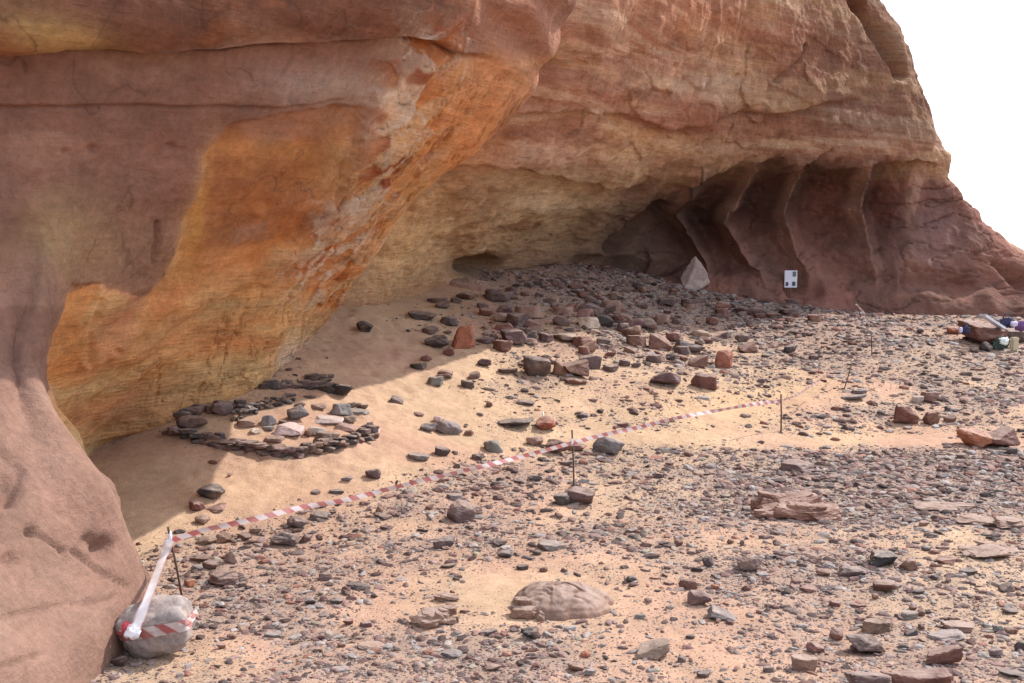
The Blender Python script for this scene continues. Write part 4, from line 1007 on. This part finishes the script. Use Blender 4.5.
# crumpled knot
V, Fc = ICO[3]; kv = V * (.055 * (1 + .5 * fbm(V * 3, 3, 7)))[:, None]
kn = link('tape_knot', mesh_np('tape_knot', kv + kd, Fc, mat_plain('white_plastic', (.78,.77,.84), .4, 0, 30, .1), True), root); kn.matrix_parent_inverse = root_inv
kv = V * np.array([.03, .03, .05]) * (1 + .5 * fbm(V * 3, 3, 17))[:, None]
kn = link('tape_knot', mesh_np('tape_knot', kv + P(126, 628, kd[1] + .05), Fc, mat_plain('red_plastic', (.5,.05,.07), .4, 0, 30, .15), True), root); kn.matrix_parent_inverse = root_inv
kv = V * np.array([.018, .018, .05]) * (1 + .4 * fbm(V * 3, 3, 19))[:, None]
for (q, mm) in ((s1t * .87 + s1g * .13, M_TAPEW), (P(572, 442, s2t[1]), M_TAPEW)):
    kn = link('tape_knot', mesh_np('tape_knot', kv + q, Fc, bpy.data.materials['white_plastic'], True), root); kn.matrix_parent_inverse = root_inv

# ------------------------------------------------------------------ notice board
import bmesh
def box(name, size, mat, parent=None, loc=(0, 0, 0), rot=(0, 0, 0), bev=.004):
    bm = bmesh.new(); bmesh.ops.create_cube(bm, size=1)
    for v in bm.verts: v.co = Vector((v.co.x * size[0], v.co.y * size[1], v.co.z * size[2]))
    if bev: bmesh.ops.bevel(bm, geom=bm.edges[:], offset=min(bev, min(size) * .3), segments=2, affect='EDGES')
    me = bpy.data.meshes.new(name); bm.to_mesh(me); bm.free(); me.materials.append(mat)
    return link(name, me, parent, loc, rot)
M_WHITE = mat_plain('white_board', (.62,.64,.72), .5, 0, 8, .06); M_INK = mat_plain('dark_print', (.035,.04,.06), .6, 0, 60, .5); M_INKG = mat_plain('grey_print', (.11,.12,.15), .6, 0, 60, .5)
sg = ground_at(790, 305); sy = sg[1]; m = sy / F
sign = bpy.data.objects.new('notice_board', None); C.objects.link(sign); sign.location = tuple(sg)
tag(sign, 'white notice board with three dark squares on a thin post', 'sign')
topz = (P(790, 270, sy) - sg)[2]; midz = (P(790, 279, sy) - sg)[2]
bw_, bh_ = 12.6 * m, 17 * m
box('board', (bw_, .015, bh_), M_WHITE, sign, (0, -.02, midz), (0, 0, 0))
for (x, z, w, h, mt) in [(.27, .29, .28, .30, M_INKG), (-.30, -.29, .22, .23, M_INK), (.24, -.28, .26, .25, M_INK)]:
    box('printed_square', (bw_ * w, .004, bh_ * h), mt, sign, (bw_ * x, -.031, midz + bh_ * z), bev=0)
tube('post', [(0, 0, -.1), (.0, 0, midz * .5), (0, 0, topz * .9)], [.02, .018, .018], mat_plain('post_wood', (.12, .07, .05), .8), sign)

# ------------------------------------------------------------------ gear on the boulder at the right edge
gb = ground_at(984, 349); gY = gb[1]; mm = gY / F
place_rock(986, 348, 52, 28, 'R', 'block', 'long reddish boulder carrying bags and board at the right edge', tilt=.05, yaw=-.1)
place_rock(1011, 343, 34, 16, 'P', 'block', 'purplish block beneath the navy rucksack at the right edge', tilt=.03, yaw=0)
place_rock(985, 352, 13, 12, 'D', 'round', 'small dark round stone in front of the boulder with the gear')
place_rock(954, 335, 15, 9, 'O', 'round', 'rust red stone left of the small blue bag')
M_NAVY = mat_plain('navy_fabric', (.02,.022,.06), .8, 0, 40, .4); M_PURP = mat_plain('purple_fabric', (.12,.05,.16), .8, 0, 40, .3)
M_GREEN = mat_plain('dark_green_fabric', (.03,.06,.05), .8, 0, 40, .4); M_BEIGE = mat_plain('beige_canvas', (.42,.36,.24), .8, 0, 40, .15)
M_PLAST = mat_plain('white_bag_plastic', (.75,.82,.8), .4, 0, 30, .1); M_LILAC = mat_plain('lilac_plastic', (.5,.45,.6), .5, 0, 30, .1)
def lump(name, px, py, dY, w, h, d, mat, label, cat, seed, crum=.35, strap=None, freq=2.2):
    V, Fc = ICO[4]; c = P(px, py, gY + dY)
    sgn = np.sign(V); v = sgn * np.abs(V) ** .75
    v = v * (1 + crum * fbm(V * freq + seed, 4, seed) + crum * .3 * fbm(V * 7 + seed, 2, seed + 2))[:, None]
    v = v / np.abs(v).max(0) * np.array([w * mm / 2, d * mm / 2, h * mm / 2])
    r_ = bpy.data.objects.new(name, None); C.objects.link(r_); r_.location = (c[0], c[1], c[2] - h * mm / 2)
    link(name + '_body', mesh_np(name, v + [0, 0, h * mm / 2], Fc, mat, True), r_)
    if strap:
        a = np.array([[math.cos(t) * w * mm * .28, -.02, h * mm * (.85 + .45 * math.sin(t))] for t in np.linspace(0, math.pi, 10)])
        tube('strap', a, [.012] * 10, strap, r_)
    tag(r_, label, cat); return r_
lump('rucksack', 1007, 323, .35, 17, 12, 10, M_NAVY, 'dark navy rucksack lying on top of the reddish boulder', 'bag', 3, .4, M_NAVY)
lump('cloth_bundle', 1021, 326, .3, 14, 13, 9, M_PURP, 'purple cloth bundle at the right edge beside the navy rucksack', 'cloth', 5, .4)
lump('plastic_bag', 1004, 341, -.25, 11, 9, 6, M_PLAST, 'crumpled white plastic bag in front of the reddish boulder', 'bag', 8, .6)
lump('green_bag', 1000, 345, -.12, 18, 10, 7, M_GREEN, 'dark green bag on the ground behind the white plastic bag', 'bag', 13, .4, M_GREEN)
lump('small_bag', 966, 330, .1, 9, 9, 7, M_NAVY, 'small dark blue bag standing left of the gear boulder', 'bag', 21, .35, M_NAVY)
lump('plastic_bottle', 960.5, 330, .0, 4, 6, 4, M_LILAC, 'pale lilac bottle beside the small dark blue bag', 'bottle', 24, .1)
lump('food_sack', 1014, 324, .2, 8, 6, 5, M_LILAC, 'small pale pouch tucked between rucksack and purple cloth', 'pouch', 29, .4)
can = bpy.data.objects.new('canvas_pouch', None); C.objects.link(can); c = P(1014, 351, gY - .25); can.location = tuple(c)
box('pouch_body', (8 * mm, 5 * mm, 13 * mm), M_BEIGE, can, (0, 0, 6.5 * mm), (0, 0, .2), .03); box('flap', (8.3 * mm, 5.3 * mm, 3.5 * mm), M_BEIGE, can, (0, 0, 12 * mm), (0, 0, .2), .02)
tag(can, 'upright beige canvas pouch right of the white plastic bag', 'pouch')
bd_ = bpy.data.objects.new('white_board', None); C.objects.link(bd_)
p0, p1 = P(982, 315, gY + .15), P(1003, 328, gY + .1); bd_.location = tuple((p0 + p1) / 2); bd_.rotation_euler = (0, math.atan2(p0[2] - p1[2], p1[0] - p0[0]), 0)
box('panel', (np.linalg.norm(p1 - p0), .32, .05), M_WHITE, bd_, (0, 0, 0), bev=.006)
tag(bd_, 'white drawing board propped slanting on the reddish boulder', 'board')
# small white survey pins on the sand
M_PIN = mat_plain('white_pin', (.85, .85, .85), .4, 0, 30, .05)
for (x, y, l) in [(543, 419, 'tiny white survey pin behind the crumbly rust red rock'), (468, 357, 'tiny white survey pin right of the upright red block'), (918, 372, 'tiny white survey pin on the far gravel')][:1]:
    g = ground_at(x, y); tag(tube('survey_pin', [g, g + [0, 0, .06], g + [0, 0, .11]], [.012, .014, .012], M_PIN), l, 'pin')

# ------------------------------------------------------------------ light, sky, camera
AZ, EL = math.radians(33), math.radians(47)
S = Vector((math.cos(AZ) * math.cos(EL), math.sin(AZ) * math.cos(EL), math.sin(EL)))
sl = bpy.data.lights.new('sun', 'SUN'); sl.energy = 3.0; sl.angle = math.radians(.5); sl.color = (1, .95, .88)
so = bpy.data.objects.new('sun', sl); C.objects.link(so); so.rotation_euler = S.to_track_quat('Z', 'Y').to_euler()
w = bpy.data.worlds.new('World'); bpy.context.scene.world = w; w.use_nodes = True
nt = w.node_tree; nt.nodes.clear(); g = NT(nt)
sky = g.n('ShaderNodeTexSky'); sky.sky_type = 'NISHITA'; sky.sun_disc = False; sky.sun_elevation = EL; sky.sun_rotation = math.pi / 2 - AZ
sky.air_density = 1.0; sky.dust_density = 3.0; sky.ozone_density = 1.0; sky.altitude = 900
tc = g.n('ShaderNodeTexCoord').outputs['Generated']
cl = g.noise(g.scalev(tc, (1, 1, 7)), 2.6, 7, .6, .3)
hz = g.mix(g.mapr(cl, .38, .68, .30, .75), sky.outputs[0], (8.5, 8.9, 9.6))
bgn = g.n('ShaderNodeBackground'); bgn.inputs[1].default_value = .15
g.l(hz, bgn.inputs[0]); wo = g.n('ShaderNodeOutputWorld'); g.l(bgn.outputs[0], wo.inputs[0])
cam = bpy.data.cameras.new('camera'); cam.sensor_width = 36; cam.lens = F * 36 / 1024; cam.clip_end = 3000; cam.clip_start = .1
co = bpy.data.objects.new('camera', cam); C.objects.link(co); co.location = (0, 0, CAMZ); co.rotation_euler = (math.pi / 2 - PITCH, 0, 0)
sc = bpy.context.scene; sc.camera = co
sc.view_settings.view_transform = 'Standard'; sc.view_settings.look = 'None'; sc.view_settings.exposure = 0.85; sc.view_settings.gamma = 1
sc.cycles.use_denoising = True; sc.cycles.diffuse_bounces = 5; sc.cycles.max_bounces = 8
